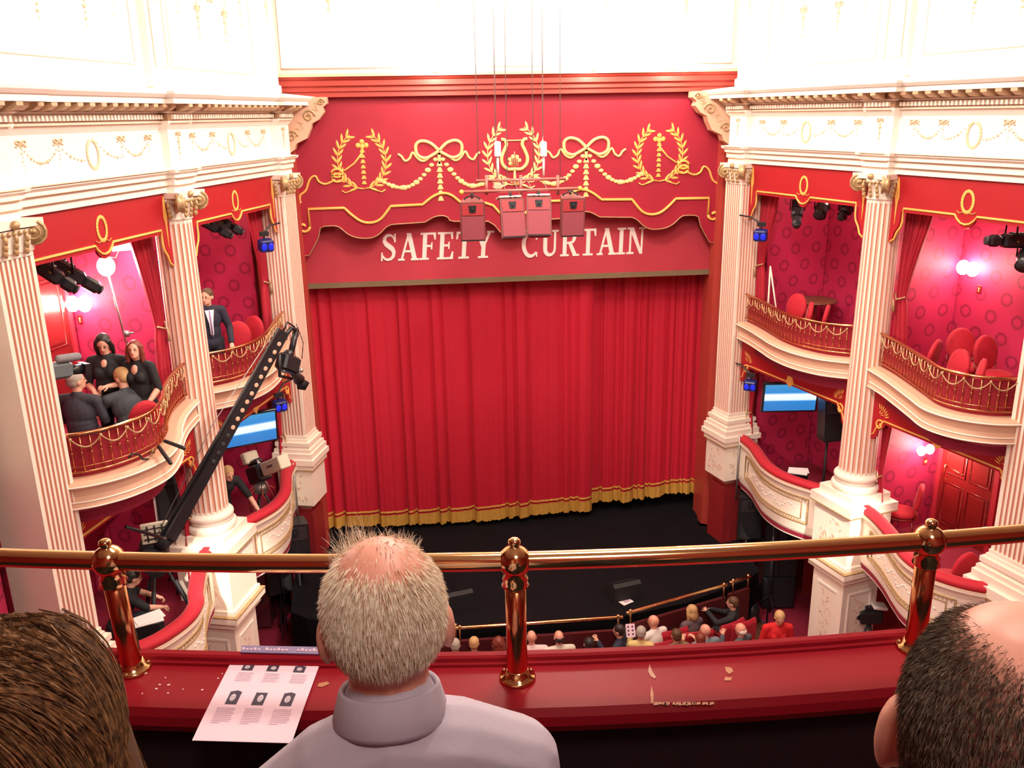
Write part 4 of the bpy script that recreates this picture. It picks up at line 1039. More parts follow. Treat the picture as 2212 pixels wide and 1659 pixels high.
    if st != 'bald':
        mb = MB()
        if st in ('short', 'long', 'wavy'):
            mb.ell((0, -.020, .030), (.086, .100, .092), 18, 12, HR); mb.ell((0, -.045, -.015), (.080, .072, .07), 14, 10, HR)
        if st == 'fringe':
            mb.ell((0, -.038, -.026), (.081, .078, .064), 16, 10, HR)
        if st in ('long', 'wavy'):
            mb.ell((0, -.055, -.07), (.092, .06, .11), 14, 10, HR)
            for sg in (-1, 1): mb.tube([HR @ V(sg*.072, .02, .04), HR @ V(sg*.090, .005, -.05), HR @ V(sg*.088, .01, -.15)], [.03, .034, .026], 8, round_=True)
        if st == 'wavy':
            rr = random.Random(3)
            for k in range(26):
                a = rr.uniform(.2, PI-.2); mb.ell((.095*math.cos(a)*1.0, -.05-.04*math.sin(a)+rr.uniform(-.02, .04), rr.uniform(-.16, .03)), (.024, .024, .024), 6, 5, HR)
        part('hair', solid(mb, .011, 2), hm, t)
    if face:
        for sg in (-1, 1):
            em = MB(); em.ell((sg*.030, .086, .004), (.012, .008, .006), 8, 6, HR); lpart('eye', em, eyem, t)
            em = MB(); em.tube([HR @ V(sg*.018, .092, .022), HR @ V(sg*.045, .083, .021)], .004, 5); lpart('eyebrow', em, hm or eyem, t)
        em = MB(); em.tube([HR @ V(-.020, .094, -.062), HR @ V(0, .099, -.062), HR @ V(.020, .094, -.062)], [.003, .006, .003], 6); lpart('mouth', em, lipm, t)
    t.scale = (scale,)*3; t.rotation_euler = (0, 0, math.radians(yaw)); t.location = loc; 
    t['_hc'] = (Hc.x, Hc.y, Hc.z)
    return t, HR
def place_head(t, target, floor=None):
    """move a figure so that its head centre sits at target (x, y); z is kept on its floor unless floor is None"""
    h = Vector(t['_hc']); Rz = Matrix.Rotation(t.rotation_euler.z, 3, 'Z'); k = t.scale[0]
    p = Vector(target) - (Rz @ h)*k
    t.location = (p.x, p.y, p.z if floor is None else floor); del t['_hc']

hair_brown = mat('brown_hair', (.10, .045, .02), .6, var=.3, scale=60, stretch=(1, 1, .2)); hair_black = mat('black_hair', (.02, .014, .012), .5, var=.3)
hair_blond = mat('blond_hair', (.55, .33, .14), .6, var=.25, scale=60); hair_grey = mat('grey_hair', (.40, .35, .30), .7, var=.2, scale=60); hair_white = mat('white_hair', (.75, .68, .60), .7, var=.1)
hair_red = mat('auburn_hair', (.20, .035, .02), .5, var=.3, scale=50)

# ---- seats
def box_chair():
    t = thing('box_chair', (0, 0, 0), 'x', 'chair')
    mb = MB(); mb.lathe([(.02, .41), (.20, .42), (.235, .45), (.23, .49), (.18, .515), (.02, .52)], 20); obj('seat', mb, velvet, t)
    mb = MB(); Mx = Matrix.Translation((0, -.22, .74)) @ Matrix.Rotation(PI/2+.16, 4, 'X'); mb.lathe([(.02, -.035), (.17, -.035), (.20, -.02), (.20, .02), (.17, .035), (.02, .035)], 20, Mx @ Matrix.Diagonal((1, 1.25, 1, 1))); obj('backrest', mb, velvet, t)
    mb = MB(); mb.tube([(-.16, -.17, .42), (-.19, -.20, .6)], .014, 6); mb.tube([(.16, -.17, .42), (.19, -.20, .6)], .014, 6); mb.lathe([(.22, .375), (.235, .38), (.235, .415), (.22, .42)], 20); obj('frame', mb, darkwood, t)
    for sx in (-1, 1):
        for sy in (-1, 1): mb = MB(); mb.tube([(sx*.15, sy*.15, .39), (sx*.19, sy*.20, 0)], [.018, .012], 6); obj('leg', mb, darkwood, t)
    return t
CH0 = box_chair(); chused = [False]
def put(proto, used, loc, yaw, label, group=None, kids=None):
    if used[0]: o = proto.copy(); COL.objects.link(o); [copy_child(c, o) for c in kids]
    else: o = proto; used[0] = True
    o.location = loc; o.rotation_euler = (0, 0, math.radians(yaw)); o['label'] = label
    if group: o['group'] = group
    return o
def copy_child(c, par):
    n = c.copy(); COL.objects.link(n); n.parent = par
    for g in c.children: copy_child(g, n)
ck = list(CH0.children)
for i, (u, v, z, fl_, yaw, lab) in enumerate((
    (1722, 645, 6.02, ZUF, 120, 'red box chair with an oval back, first from the stage beside the round table'),
    (1748, 668, 5.98, ZUF, 70, 'red box chair turned edge-on in front of the round table'),
    (1783, 682, 5.92, ZUF, 60, 'red box chair low behind the brass rail, in the box with the round table'),
    (2019, 752, 5.98, ZUF, 40, 'red box chair nearest the gathered drape, right of the stage'),
    (2073, 775, 5.98, ZUF, 95, 'narrow-looking red box chair seen edge-on between two others, right of the stage'),
    (2118, 795, 5.98, ZUF, 60, 'red box chair close behind the rail, below the two dark-backed chairs'),
    (2078, 722, 6.02, ZUF, 170, 'dark-backed red chair left of its twin under the glowing wall lamp'),
    (2132, 738, 6.02, ZUF, 190, 'dark-backed red chair right of its twin under the glowing wall lamp'),
    (514, 715, 5.95, ZUF, 185, 'red box chair beside the standing man in a lavender tie'),
    (546, 690, 6.05, ZUF, 150, 'dark red box chair nearest the proscenium pilaster, behind the man in a tie'),
    (1985, 1075, 3.20, ZLF, 60, 'red chair in the lower box beside the panelled door'),
    (2085, 1225, 3.20, ZLF, 10, 'round-backed red chair behind the velvet rail of the lower box'))):
    p = onZ(u, v, z); r_ = Matrix.Rotation(math.radians(yaw), 3, 'Z') @ V(0, -.22, 0)
    put(CH0, chused, (p.x-r_.x, p.y-r_.y, fl_), yaw, lab, None, ck)

# ---- people in the boxes
blk = cloth('black_dress', (.012, .012, .014)); suit = cloth('charcoal_suit', (.045, .045, .06)); suit2 = cloth('dark_green_grey_jacket', (.05, .06, .07)); navy = cloth('navy_suit', (.018, .018, .035))
lav = cloth('lavender_tie', (.42, .30, .62))
def hz(u, v, z): return onZ(u, v, z)
t, _ = figure('person', 'woman with long black hair and black dress looking down at a clipboard', (0, 0, 0), 178, 'stand', blk, blk, ('long', hair_black), female=True, neck_v=True, hpitch=28, hyaw=8,
              arms=[(V(-.24, .02, 1.12), V(-.06, .24, 1.14)), (V(.26, .02, 1.10), V(.10, .26, 1.08))], sleeve='short', build=1.1, scale=.97, voxel=.012)
place_head(t, hz(225, 755, 6.62), ZUF)
t, _ = figure('person', 'woman with wavy auburn hair in a black v-necked dress, hand at her side', (0, 0, 0), 165, 'stand', blk, blk, ('wavy', hair_red), female=True, neck_v=True, hpitch=-4, hyaw=15,
              arms=[(V(-.25, .02, 1.12), V(-.20, .20, .98)), (V(.24, .0, 1.12), V(.17, .22, .96))], sleeve='short', scale=.93, voxel=.012)
place_head(t, hz(294, 778, 6.50), ZUF)
t, _ = figure('person', 'grey-haired man in a dark suit seated with his back to the rail', (0, 0, 0), -10, 'sit', suit, suit, ('short', hair_grey), hyaw=-38, face=True, build=1.15, voxel=.012, collar=cloth('dark_tie', (.05, .02, .03)))
place_head(t, hz(166, 832, 6.28), ZUF)
t, _ = figure('person', 'fair-haired man in a dark green-grey jacket leaning in from a red chair', (0, 0, 0), 35, 'sit', suit2, suit, ('short', hair_blond), hyaw=28, hpitch=22, lean=18, build=1.15, voxel=.012,
              arms=[(V(-.26, .25, .85), V(-.18, .42, .95)), (V(.26, .22, .82), V(.14, .45, .80))])
place_head(t, hz(262, 812, 6.32), ZUF)
p = hz(292, 880, 6.0); put(CH0, chused, (p.x, p.y+.1, ZUF), 35, 'red round-backed chair under the fair-haired man in the dark jacket', None, ck)
t, _ = figure('person', 'man in a navy suit and lavender tie standing with hands on the brass rail', (0, 0, 0), -158, 'stand', navy, navy, ('short', hair_brown), hyaw=-38, hpitch=6, voxel=.012,
              arms=[(V(-.27, .06, 1.13), V(-.24, .26, .93)), (V(.28, .04, 1.13), V(.20, .26, .93))], collar=lav, lean=6)
place_head(t, hz(450, 664, 6.58), ZUF)
t, _ = figure('person', 'camera operator in black bending over the lower box beside the round column', (0, 0, 0), -140, 'stand', blk, blk, ('short', hair_blond), hyaw=0, hpitch=25, lean=38, voxel=.013, sleeve='short',
              arms=[(V(-.30, .42, 1.02), V(-.34, .62, .78)), (V(.26, .35, 1.0), V(.22, .55, .95))])
place_head(t, hz(495, 1035, 3.85), ZLF)
t, _ = figure('person', 'crew member in dark clothes crouched beside the crane tripod', (0, 0, 0), -60, 'sit', blk, navy, ('short', hair_black), hpitch=20, lean=25, voxel=.015, sleeve='short',
              arms=[(V(-.24, .36, .82), V(-.12, .56, .72)), (V(.24, .34, .80), V(.14, .56, .68))])
place_head(t, hz(290, 1255, 3.45), None)
t.location.z = ZLF - .1

# ---- stalls seats and audience
def stalls_seat():
    t = thing('theatre_seat', (0, 0, 0), 'x', 'seat')
    mb = MB(); pts = [(-.25+.5*k/8, -.24-.03*math.sin(PI*k/8)) for k in range(9)]
    mb.sweep(pts, [(-.03, .35), (-.045, .9), (-.03, .945), (0, .96), (.03, .945), (.05, .88), (.04, .35), (-.03, .35)], caps=True); obj('backrest', mb, velvet, t)
    mb = MB(); mb.tube([(a, b-.005, .955) for a, b in pts], .018, 6); obj('back_edge', mb, drapered, t)
    mb = MB(); mb.box((0, .02, .43), (.46, .44, .10), bev=.03); obj('seat', mb, velvet, t)
    for sx in (-1, 1): mb = MB(); mb.box((sx*.265, 0, .32), (.04, .42, .60), bev=.012); mb.box((sx*.265, .02, .63), (.06, .36, .04), bev=.015); obj('armrest', mb, darkwood, t)
    mb = MB(); mb.box((0, -.05, .19), (.40, .20, .38)); obj('pedestal', mb, blackgloss, t)
    return t
ST0 = stalls_seat(); stused = [False]; sk = list(ST0.children)
C = cloth
AUD = [ # u, v, head height, yaw, clothes, hair, label, extras
 (983, 1390, 1.16, 0, C('off_white_shirt', (.75, .68, .62)), ('short', hair_grey), 'seated person with light grey-brown hair and white top, first along the front row', {}),
 (1024, 1386, 1.16, -8, C('dark_top', (.03, .025, .03)), ('short', hair_blond), 'seated fair-haired person in a dark top beside the first in the row', {}),
 (1077, 1388, 1.14, 0, C('maroon_top', (.16, .01, .015)), ('wavy', hair_red), 'seated person with bushy auburn hair in a maroon top', {}),
 (1148, 1366, 1.22, 0, C('pale_pink_shirt', (.78, .58, .56)), ('bald', None), 'bald man in a pale pink shirt seen from behind beside the brass post', {'build': 1.2}),
 (1207, 1366, 1.22, 6, C('cream_shirt', (.66, .60, .50)), ('fringe', hair_black), 'man in a cream shirt with dark hair around a bald crown', {'build': 1.2}),
 (1272, 1392, 1.12, 0, C('black_top', (.02, .02, .025)), ('short', hair_black), 'dark-haired person whose head just clears the ledge, next to an empty red seat', {}),
 (1337, 1352, 1.22, 55, C('navy_jacket', (.02, .022, .045)), ('short', hair_black), 'dark-haired person in a navy jacket turned sideways with a hand raised', {'arms': [(V(-.28, .10, .80), V(-.22, .32, 1.05)), (V(.24, .14, .78), V(.12, .36, .68))]}),
 (1385, 1356, 1.22, -15, C('yellow_blouse', (.72, .55, .22)), ('short', hair_grey), 'grey-haired woman in a yellow blouse holding up a pink programme', {'arms': [(V(-.27, .14, .76), V(-.16, .36, .92)), (V(.27, .14, .76), V(.10, .38, .86))], 'female': True}),
 (1412, 1330, 1.24, 25, C('striped_white_shirt', (.76, .70, .66)), ('bald', None), 'balding man in a white striped shirt leaning to the woman in yellow', {'hyaw': 30, 'build': 1.15}),
 (1460, 1378, 1.08, 10, C('olive_shirt', (.20, .16, .08)), ('short', hair_brown), 'brown-haired person in an olive shirt behind the striped shirt', {}),
 (1494, 1312, 1.20, 20, C('brown_cardigan', (.12, .08, .09)), ('long', hair_blond), 'blonde woman in a grey-brown cardigan by the slanting brass rail', {'female': True, 'hyaw': 15}),
 (1512, 1384, 1.10, 0, C('rust_top', (.24, .07, .03)), ('short', hair_red), 'auburn-haired person with hands raised near the blue-grey shirt', {'arms': [(V(-.26, .16, .82), V(-.20, .30, 1.02)), (V(.26, .16, .82), V(.02, .34, 1.02))]}),
 (1524, 1352, 1.22, 15, C('blue_grey_shirt', (.20, .24, .28)), ('bald', None), 'bald man in a blue-grey shirt at the end of the row', {'hyaw': 25, 'build': 1.15}),
 (1583, 1290, 1.24, 55, C('black_jumper', (.02, .018, .022)), ('short', hair_brown), 'dark-haired man in a black jumper photographing with a small camera', {'arms': [(V(-.22, .22, .86), V(-.10, .45, .98)), (V(.24, .20, .84), V(.04, .45, .96))], 'hpitch': 5}),
 (1600, 1352, 1.20, 35, C('slate_jacket', (.09, .09, .11)), ('fringe', hair_white), 'white-haired balding man in a slate jacket with a hand at his chin', {'arms': [(V(-.26, .22, .78), V(-.10, .30, 1.02)), (V(.27, .12, .76), V(.12, .34, .70))], 'build': 1.15}),
 #(1552, 1318, 1.14, 40, C('black_cardigan', (.03, .02, .03)), ('short', hair_black), 'dark-clothed person slouched between the blonde woman and the man with a camera', {}),
]
for i, (u, v, hz_, yaw, top, hr, lab, ex) in enumerate(AUD):
    ex = dict(ex); p = hz(u, v, hz_+.03)
    t, _ = figure('person', lab, (0, 0, 0), yaw, 'sit', top, None, hr, skin=skin_pink if hr[0] in ('bald', 'fringe') else skin_m, voxel=.018, scale=.96, hpitch=ex.pop('hpitch', 8), group='audience seated in the front rows of the stalls', face=False, **ex)
    place_head(t, p, 0.0)
    t.location.z = hz_ - 1.20 if False else 0
    put(ST0, stused, (t.location.x, t.location.y-.03, -.0), yaw*.4, 'red stalls seat under the ' + ' '.join(lab.split()[:9]), 'red seats of the front stalls rows', sk)
for u, v, yaw, lab in ((1250, 1392, 0, 'empty red stalls seat beside the cream-shirted man'), (1440, 1345, 15, 'empty red stalls seat next to the striped shirt'), (1560, 1330, 25, 'empty red stalls seat behind the man photographing'), (1625, 1368, 30, 'empty red stalls seat at the aisle end behind the slate jacket')):
    p = onZ(u, v, .95); put(ST0, stused, (p.x, p.y, 0), yaw, lab, 'red seats of the front stalls rows', sk)
t, _ = figure('person', 'woman in a bright red coat standing in the aisle, head bowed', (0, 0, 0), 175, 'stand', C('bright_red_coat', (.62, .01, .015)), navy, ('short', hair_blond), hpitch=32, voxel=.015, build=1.2, lean=12, female=True, scale=.95)
place_head(t, hz(1683, 1350, 1.40), 0)
mb = MB(); Rm = Matrix.Translation(onZ(1362, 1362, 1.15)) @ Matrix.Rotation(-.5, 4, 'X'); mb.box((0, 0, 0), (.15, .006, .21), Rm); pg = obj('programme', mb, pinkpaper, label='pink programme held by the woman in yellow', cat='programme')
gm = MB()
for a in (-1, 1):
    for b in (-1, 0, 1): gm.box((a*.035, -.004, b*.06), (.028, .002, .03), Rm)
obj('portraits', gm, inkm, pg)
p = onZ(1622, 1300, .45); mb = MB(); mb.ell((p.x, p.y, .25), (.17, .22, .25), 14, 10); mb.tube([(p.x-.1, p.y, .42), (p.x-.05, p.y, .56), (p.x+.08, p.y, .54), (p.x+.12, p.y, .42)], .012, 6); t = obj('bag', mb, blackgloss, label='black bag slumped on the floor beside the rail end', cat='bag')
for (u, v), lab in (((1000, 1374), 'silver folding stand in front of the grey-brown haired person'), ((1043, 1374), 'silver folding stand in front of the fair-haired person')):
    p = onZ(u, v, .9); t = thing('folding_stand', (p.x, p.y, 0), lab, 'stand', 'silver stands by the pit rail')
    mb = MB(); mb.tube([(p.x, p.y, 0), (p.x, p.y, .78)], .012, 6); obj('pole', mb, silver, t)
    mb = MB(); mb.box((p.x, p.y, .9), (.20, .03, .26), bev=.01); obj('frame', mb, silver, t); mb = MB(); mb.box((p.x, p.y-.02, .9), (.15, .01, .20)); obj('panel', mb, darkgrey, t)
# ================================================================ UPPER CIRCLE FRONT, RAIL AND THE PEOPLE BEHIND IT
def yin(x): return 1.53 + (x+.80)**2/16.8
SX = [-4.6+.2*k for k in range(40)]
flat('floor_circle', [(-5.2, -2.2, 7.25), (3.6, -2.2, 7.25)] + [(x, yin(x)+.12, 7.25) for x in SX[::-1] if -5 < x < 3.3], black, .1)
SH = thing('circle_ledge', (-1.3, 1.6, 7.3), 'chipped glossy red ledge topping the upper circle front', 'ledge')
prof = [(.06, 7.16), (.06, 7.915), (.03, 7.93), (.006, 7.945), (-.004, 7.965), (.0, 7.985), (.012, 8.0), (.160, 8.0), (.162, 8.006), (.167, 8.009), (.170, 8.017), (.176, 8.021), (.190, 8.022), (.198, 8.016), (.200, 7.985), (.18, 7.95), (.18, 7.16)]
obj('shelf', MB().sweep([(x, yin(x)) for x in SX], prof[1:-1]), lacquer, SH)
obj('front_board', MB().sweep([(x, yin(x)) for x in SX], [(.058, 7.1), (.058, 7.93)]), mat('dark_legroom_paint', (.02, .004, .006), .7), SH)  # shade of the legroom put into this board's near-black colour
obj('outer_board', MB().sweep([(x, yin(x)) for x in SX], [(.19, 7.1), (.19, 7.96)]), cream, SH)
rnd = random.Random(5)
def chip(poly, m, z=8.0012, lab=None):
    pts = [onZ(u, v, z) for u, v in poly]; n = len(pts); mb = MB(); mb.add([(p.x, p.y, z) for p in pts] + [(p.x, p.y, z-.0008) for p in pts], [tuple(range(n))[::-1], tuple(range(n, 2*n))])
    return obj('paint_chip', mb, m, SH)
woodchip = mat('bare_wood_chip', (.42, .15, .05), .5, var=.4, scale=150); palechip = mat('pale_paint_chip', (.45, .20, .13), .5, var=.4, scale=150)
chip([(1403, 1434), (1409, 1450), (1417, 1462), (1414, 1466), (1405, 1460), (1400, 1450)], palechip)
chip([(1407, 1480), (1412, 1500), (1411, 1519), (1407, 1519), (1405, 1500)], woodchip)
chip([(1566, 1440), (1580, 1442), (1584, 1450), (1575, 1456), (1568, 1450)], woodchip); chip([(1566, 1462), (1582, 1463), (1578, 1470), (1565, 1470)], woodchip)
for k in range(16):
    u = 1412+k*8+rnd.uniform(-3, 3); w = rnd.uniform(3, 9); chip([(u, 1517), (u+w, 1516), (u+w+2, 1520+rnd.uniform(0, 3)), (u-1, 1521+rnd.uniform(0, 3))], woodchip)
for k in range(14):
    u, v = rnd.uniform(300, 480), rnd.uniform(1445, 1500); w = rnd.uniform(1.5, 5); chip([(u, v), (u+w, v-.5), (u+w, v+1.6), (u-.5, v+1.8)], paperm)
chip([(688, 1476), (708, 1472), (712, 1477), (696, 1484), (686, 1483)], woodchip)
# brass rail
RZ = 8.29
def yrail(x): return 1.645 + (x+.75)**2/17.5
hr = thing('handrail', (-1.3, 1.7, RZ), 'long polished brass safety rail along the circle ledge', 'rail')
obj('tube', MB().tube([(x, yrail(x), RZ) for x in [-4.4+.1*k for k in range(72)]], .0205, 20), brass, hr)
rail_posts = (((235, 1212), (290, 1441), 'brass rail post nearest the woman with long hair'), ((1112, 1212), (1118, 1464), 'middle brass rail post beside the white-haired man'), ((2004, 1166), (1975, 1400), 'brass rail post by the balding man with dark stubble'))
for (bu, bv), (fu, fv), lab in rail_posts:
    b = onZ(bu, bv, RZ); b.y = yrail(b.x); b.z = RZ; f = onZ(fu, fv, 8.0); f.y = min(f.y, yin(f.x)+.145)
    t = thing('rail_post', f, lab, 'post')
    d = (b-f).normalized(); L = (b-f).length; Mx = Matrix.Translation(f) @ d.to_track_quat('Z', 'Y').to_matrix().to_4x4()
    obj('shaft', MB().lathe([(.0235, 0), (.0235, .03), (.0225, .10), (.0225, L-.05)], 24, Mx), copper, t)
    obj('ball', MB().lathe([(.025, L-.062), (.030, L-.056), (.026, L-.048), (.028, L-.040)]+[(.036*math.cos(a), L+.036*math.sin(a)) for a in [-.9+k*.2 for k in range(11)]]+[(.012, L+.0345), (.010, L+.037), (.014, L+.043), (.0125, L+.050), (.006, L+.054)], 24, Mx), brass, t)
    obj('flange', MB().lathe([(.040, 0), (.041, .004), (.038, .008), (.031, .011), (.029, .018), (.025, .022), (.0235, .026)], 28, Matrix.Translation(f)), brass, t)
    sc_ = MB()
    for k in range(3): a = k*2.1+.4; sc_.ell((f.x+.034*math.cos(a), f.y+.034*math.sin(a), 8.009), (.004, .004, .0025), 8, 4)
    obj('screws', sc_, oldgilt, t)
# programme sheet lying on the ledge
c4 = [onZ(u, v, 8.004) for u, v in ((415, 1600), (630, 1606), (690, 1437), (500, 1429))]
def PP(a, b, h=0): p = (c4[0]*(1-a)+c4[1]*a)*(1-b) + (c4[3]*(1-a)+c4[2]*a)*b; return (p.x, p.y, 8.004+h+.004*math.sin(b*3)*(1-b))
t = thing('programme_sheet', PP(.5, .5), 'pink programme sheet with six portraits, lying over the ledge edge', 'programme')
mb = MB(); n = 10
for h in (.0, .0009): mb.add([PP(i/n, j/n, h) for j in range(n+1) for i in range(n+1)], [(j*(n+1)+i, j*(n+1)+i+1, (j+1)*(n+1)+i+1, (j+1)*(n+1)+i) for j in range(n) for i in range(n)], True)
obj('sheet', mb, pinkpaper, t)
faceink = mat('printed_face', (.62, .52, .58), .7, var=.15, scale=300)
for r_, (b0, hh) in enumerate(((.92, .085), (.50, .16))):
    for q, a0 in enumerate((.22, .50, .80)):
        mb = MB(); w, h = .062, hh
        mb.mi = 0; mb.add([PP(a0+x*w, b0+y*h, .0016) for x, y in ((-1, -.5), (1, -.5), (1.05, .5), (.2, .62) if (q != 1 or r_ == 0) else (.2, .5), (-.95, .5))], [(0, 1, 2, 3, 4)])
        mb.mi = 1; fx = (-.1, .15, 0)[q]; mb.add([PP(a0+(fx+.50*math.cos(k*PI/5))*w, b0+(.02+.30*math.sin(k*PI/5))*h, .0020) for k in range(10)], [tuple(range(10))])
        mb.mi = 0
        for ex in (-.2, .2): mb.add([PP(a0+(fx+ex+.09*math.cos(k*PI/2))*w, b0+(.06+.04*math.sin(k*PI/2))*h, .0023) for k in range(4)], [(0, 1, 2, 3)])
        mb.add([PP(a0+(fx+.15*math.cos(k*PI/2))*w, b0+(-.13+.03*math.sin(k*PI/2))*h, .0023) for k in range(4)], [(0, 1, 2, 3)])
        obj('portrait', mb, [inkm, faceink], t)
mb = MB(); rnd = random.Random(9)
for a0 in (.10, .40, .70):
    for k in range(9):
        for b1 in (.37, ):
            b = b1-.022*k; L = .20*(1 if k < 8 else .5)*rnd.uniform(.92, 1); mb.add([PP(a0, b, .0016), PP(a0+L, b, .0016), PP(a0+L, b+.007, .0016), PP(a0, b+.007, .0016)], [(0, 1, 2, 3)])
    for k in range(6):
        b = .84-.022*k; mb.add([PP(a0+.04, b, .0016), PP(a0+.04+.18*rnd.uniform(.8, 1), b, .0016), PP(a0+.22, b+.006, .0016), PP(a0+.04, b+.006, .0016)], [(0, 1, 2, 3)])
obj('printed_text', mb, inkgrey, t, kind='stuff')
c5 = [onZ(u, v, 8.025) for u, v in ((520, 1409), (742, 1414), (742, 1399), (522, 1395))]
mb = MB(); mb.add([(p.x, p.y, 8.026) for p in c5]+[(p.x, p.y, 8.023) for p in c5], [(0, 1, 2, 3), (7, 6, 5, 4), (0, 4, 5, 1), (1, 5, 6, 2), (2, 6, 7, 3), (3, 7, 4, 0)])
lf = obj('leaflet', mb, mat('lilac_card', (.20, .15, .30), .4), label='narrow lilac-grey leaflet balanced on the outer lip of the ledge', cat='leaflet')
mb = MB(); 
for k in range(26):
    if k in (5, 12, 13, 20): continue
    a = k/26+.01; p = c5[0]*(1-a)+c5[1]*a; q = c5[3]*(1-a)+c5[2]*a; d_ = (c5[1]-c5[0])/26*.7; e_ = (q-p)
    mb.add([p+e_*.3, p+e_*.3+d_, p+e_*(.55+.15*(k % 3 == 0))+d_, p+e_*(.55+.15*(k % 3 == 0))], [(0, 1, 2, 3)]); 
mb.v = [(x, y, 8.0268) for x, y, z in mb.v]; obj('printed_text', mb, inkgrey, lf, kind='stuff')

# ---- hair strands
def strands(name, parent, m, gen, n, width, segs=3, label=None, kind='stuff'):
    vs = []; fs = []; base = 0
    for i in range(n):
        r = gen(i)
        if r is None: continue
        pts, w = r; N = len(pts)
        for k, p in enumerate(pts):
            ww = w*width*(1-.8*k/(N-1)); side = Vector((random.random()-.5, random.random()-.5, .3*(random.random()-.5))) if k == 0 else side
            d = (pts[min(k+1, N-1)]-pts[max(k-1, 0)]); s = d.cross(side); s = s.normalized()*ww if s.length > 1e-9 else Vector((ww, 0, 0))
            vs.append(tuple(p-s)); vs.append(tuple(p+s))
        for k in range(N-1): fs.append((base+2*k, base+2*k+1, base+2*k+3, base+2*k+2))
        base += 2*N
    me = bpy.data.meshes.new(name); me.from_pydata(vs, [], fs); me.materials.append(m); me.polygons.foreach_set('use_smooth', [True]*len(fs))
    o = link(bpy.data.objects.new(name, me)); o.parent = parent; return tag(o, label, kind=kind)
def sph(rnd):
    z = rnd.uniform(-1, 1); a = rnd.uniform(0, 2*PI); r = math.sqrt(1-z*z); return Vector((r*math.cos(a), r*math.sin(a), z))
def hairmat(name, c0, c1):
    m = mat(name, c0, .5, var=0); nt = m.node_tree; b = nt.nodes['Principled BSDF']; b.inputs['Roughness'].default_value = .7; g = nt.nodes.new('ShaderNodeTexNoise'); g.inputs['Scale'].default_value = 130; tc = nt.nodes.new('ShaderNodeTexCoord'); mx = nt.nodes.new('ShaderNodeMix'); mx.data_type = 'RGBA'
    nt.links.new(tc.outputs['Object'], g.inputs['Vector']); rp = nt.nodes.new('ShaderNodeMapRange'); rp.inputs[1].default_value = .35; rp.inputs[2].default_value = .65; nt.links.new(g.outputs['Fac'], rp.inputs[0]); nt.links.new(rp.outputs[0], mx.inputs[0])
    mx.inputs[6].default_value = (*c0, 1); mx.inputs[7].default_value = (*c1, 1); nt.links.new(mx.outputs[2], b.inputs['Base Color']); b.inputs['Specular IOR Level'].default_value = .4; return m
CR, CC = Vector((.078, .098, .100)), Vector((0, -.006, .012))
def skull(n, r=1.0):
    k = 1/math.sqrt((n.x/CR.x)**2+(n.y/CR.y)**2+(n.z/CR.z)**2); return CC + n*k*r

# ---- white-haired man
HW = CAM + ray(832, 1335).normalized()*1.25
shirt = cloth('pale_lilac_shirt', (.50, .44, .52), .8, .05)
t, HR = figure('person', 'white-haired man with a bald crown in a pale lilac shirt, seen from behind', (0, 0, 0), 3, 'sit', shirt, navy, ('bald', None), skin=skin_pink, hpitch=14, hroll=-2, hyaw=0, voxel=.006, build=.90, lean=6, face=True, ears=1.0, neck=.078, drop=(.085, .045))
place_head(t, HW)
rn = random.Random(1)
topd = Vector((.05, -.12, .99)).normalized()
def gen_white(i):
    n = sph(rn)
    if n.y > .55 and n.z < .45: return None
    if n.z < -.62: return None
    ang = math.degrees(n.angle(topd)); dens = 1.0 if ang > 50 else (.04 if ang < 33 else .04+.96*((ang-33)/17)**1.5)
    if rn.random() > dens: return None
    p = skull(n, .995); down = Vector((0, -.25, -1)); tg = (down - n*down.dot(n)).normalized(); sw = Vector((n.x, 0, 0))*.3
    L = rn.uniform(.008, .017)*(1.1 if ang > 50 else .9); lift = .14+rn.uniform(0, .22); jit = Vector((rn.uniform(-.3, .3), rn.uniform(-.3, .3), rn.uniform(-.3, .3)))
    d = (tg + n*lift + sw + jit*.7).normalized(); p1 = p+d*L*.5; d2 = (d + tg*.5 + jit*.3).normalized(); p2 = p1+d2*L*.5
    return [HR @ p, HR @ p1, HR @ p2], rn.uniform(.7, 1.2)
wh = hairmat('white_blond_strands', (1.0, .90, .74), (.80, .64, .46))
strands('hair', t, wh, gen_white, 42000, .00075, label='short white-blond hair around a bald crown')
def gen_tuft(i):
    a = rn.uniform(-.9, .75); n = Vector((math.sin(a)*.85, .62+rn.uniform(-.12, .1), .62+rn.uniform(-.1, .1))).normalized(); p = skull(n, .995)
    L = rn.uniform(.018, .042)*(1.25 if -.7 < a < -.1 else .75); j = lambda s: Vector((rn.uniform(-s, s), rn.uniform(-s, s), rn.uniform(-s, s)))
    d = (n*.7 + Vector((-.2, -.25, .75)) + j(.45)).normalized(); pts = [p]
    for k in range(4): p = p+d*L/4; d = (d+j(.35)).normalized(); pts.append(p)
    return [HR @ q for q in pts], 1.0
strands('wispy_hair', t, wh, gen_tuft, 520, .0005, label='wispy white hair standing up at the front')
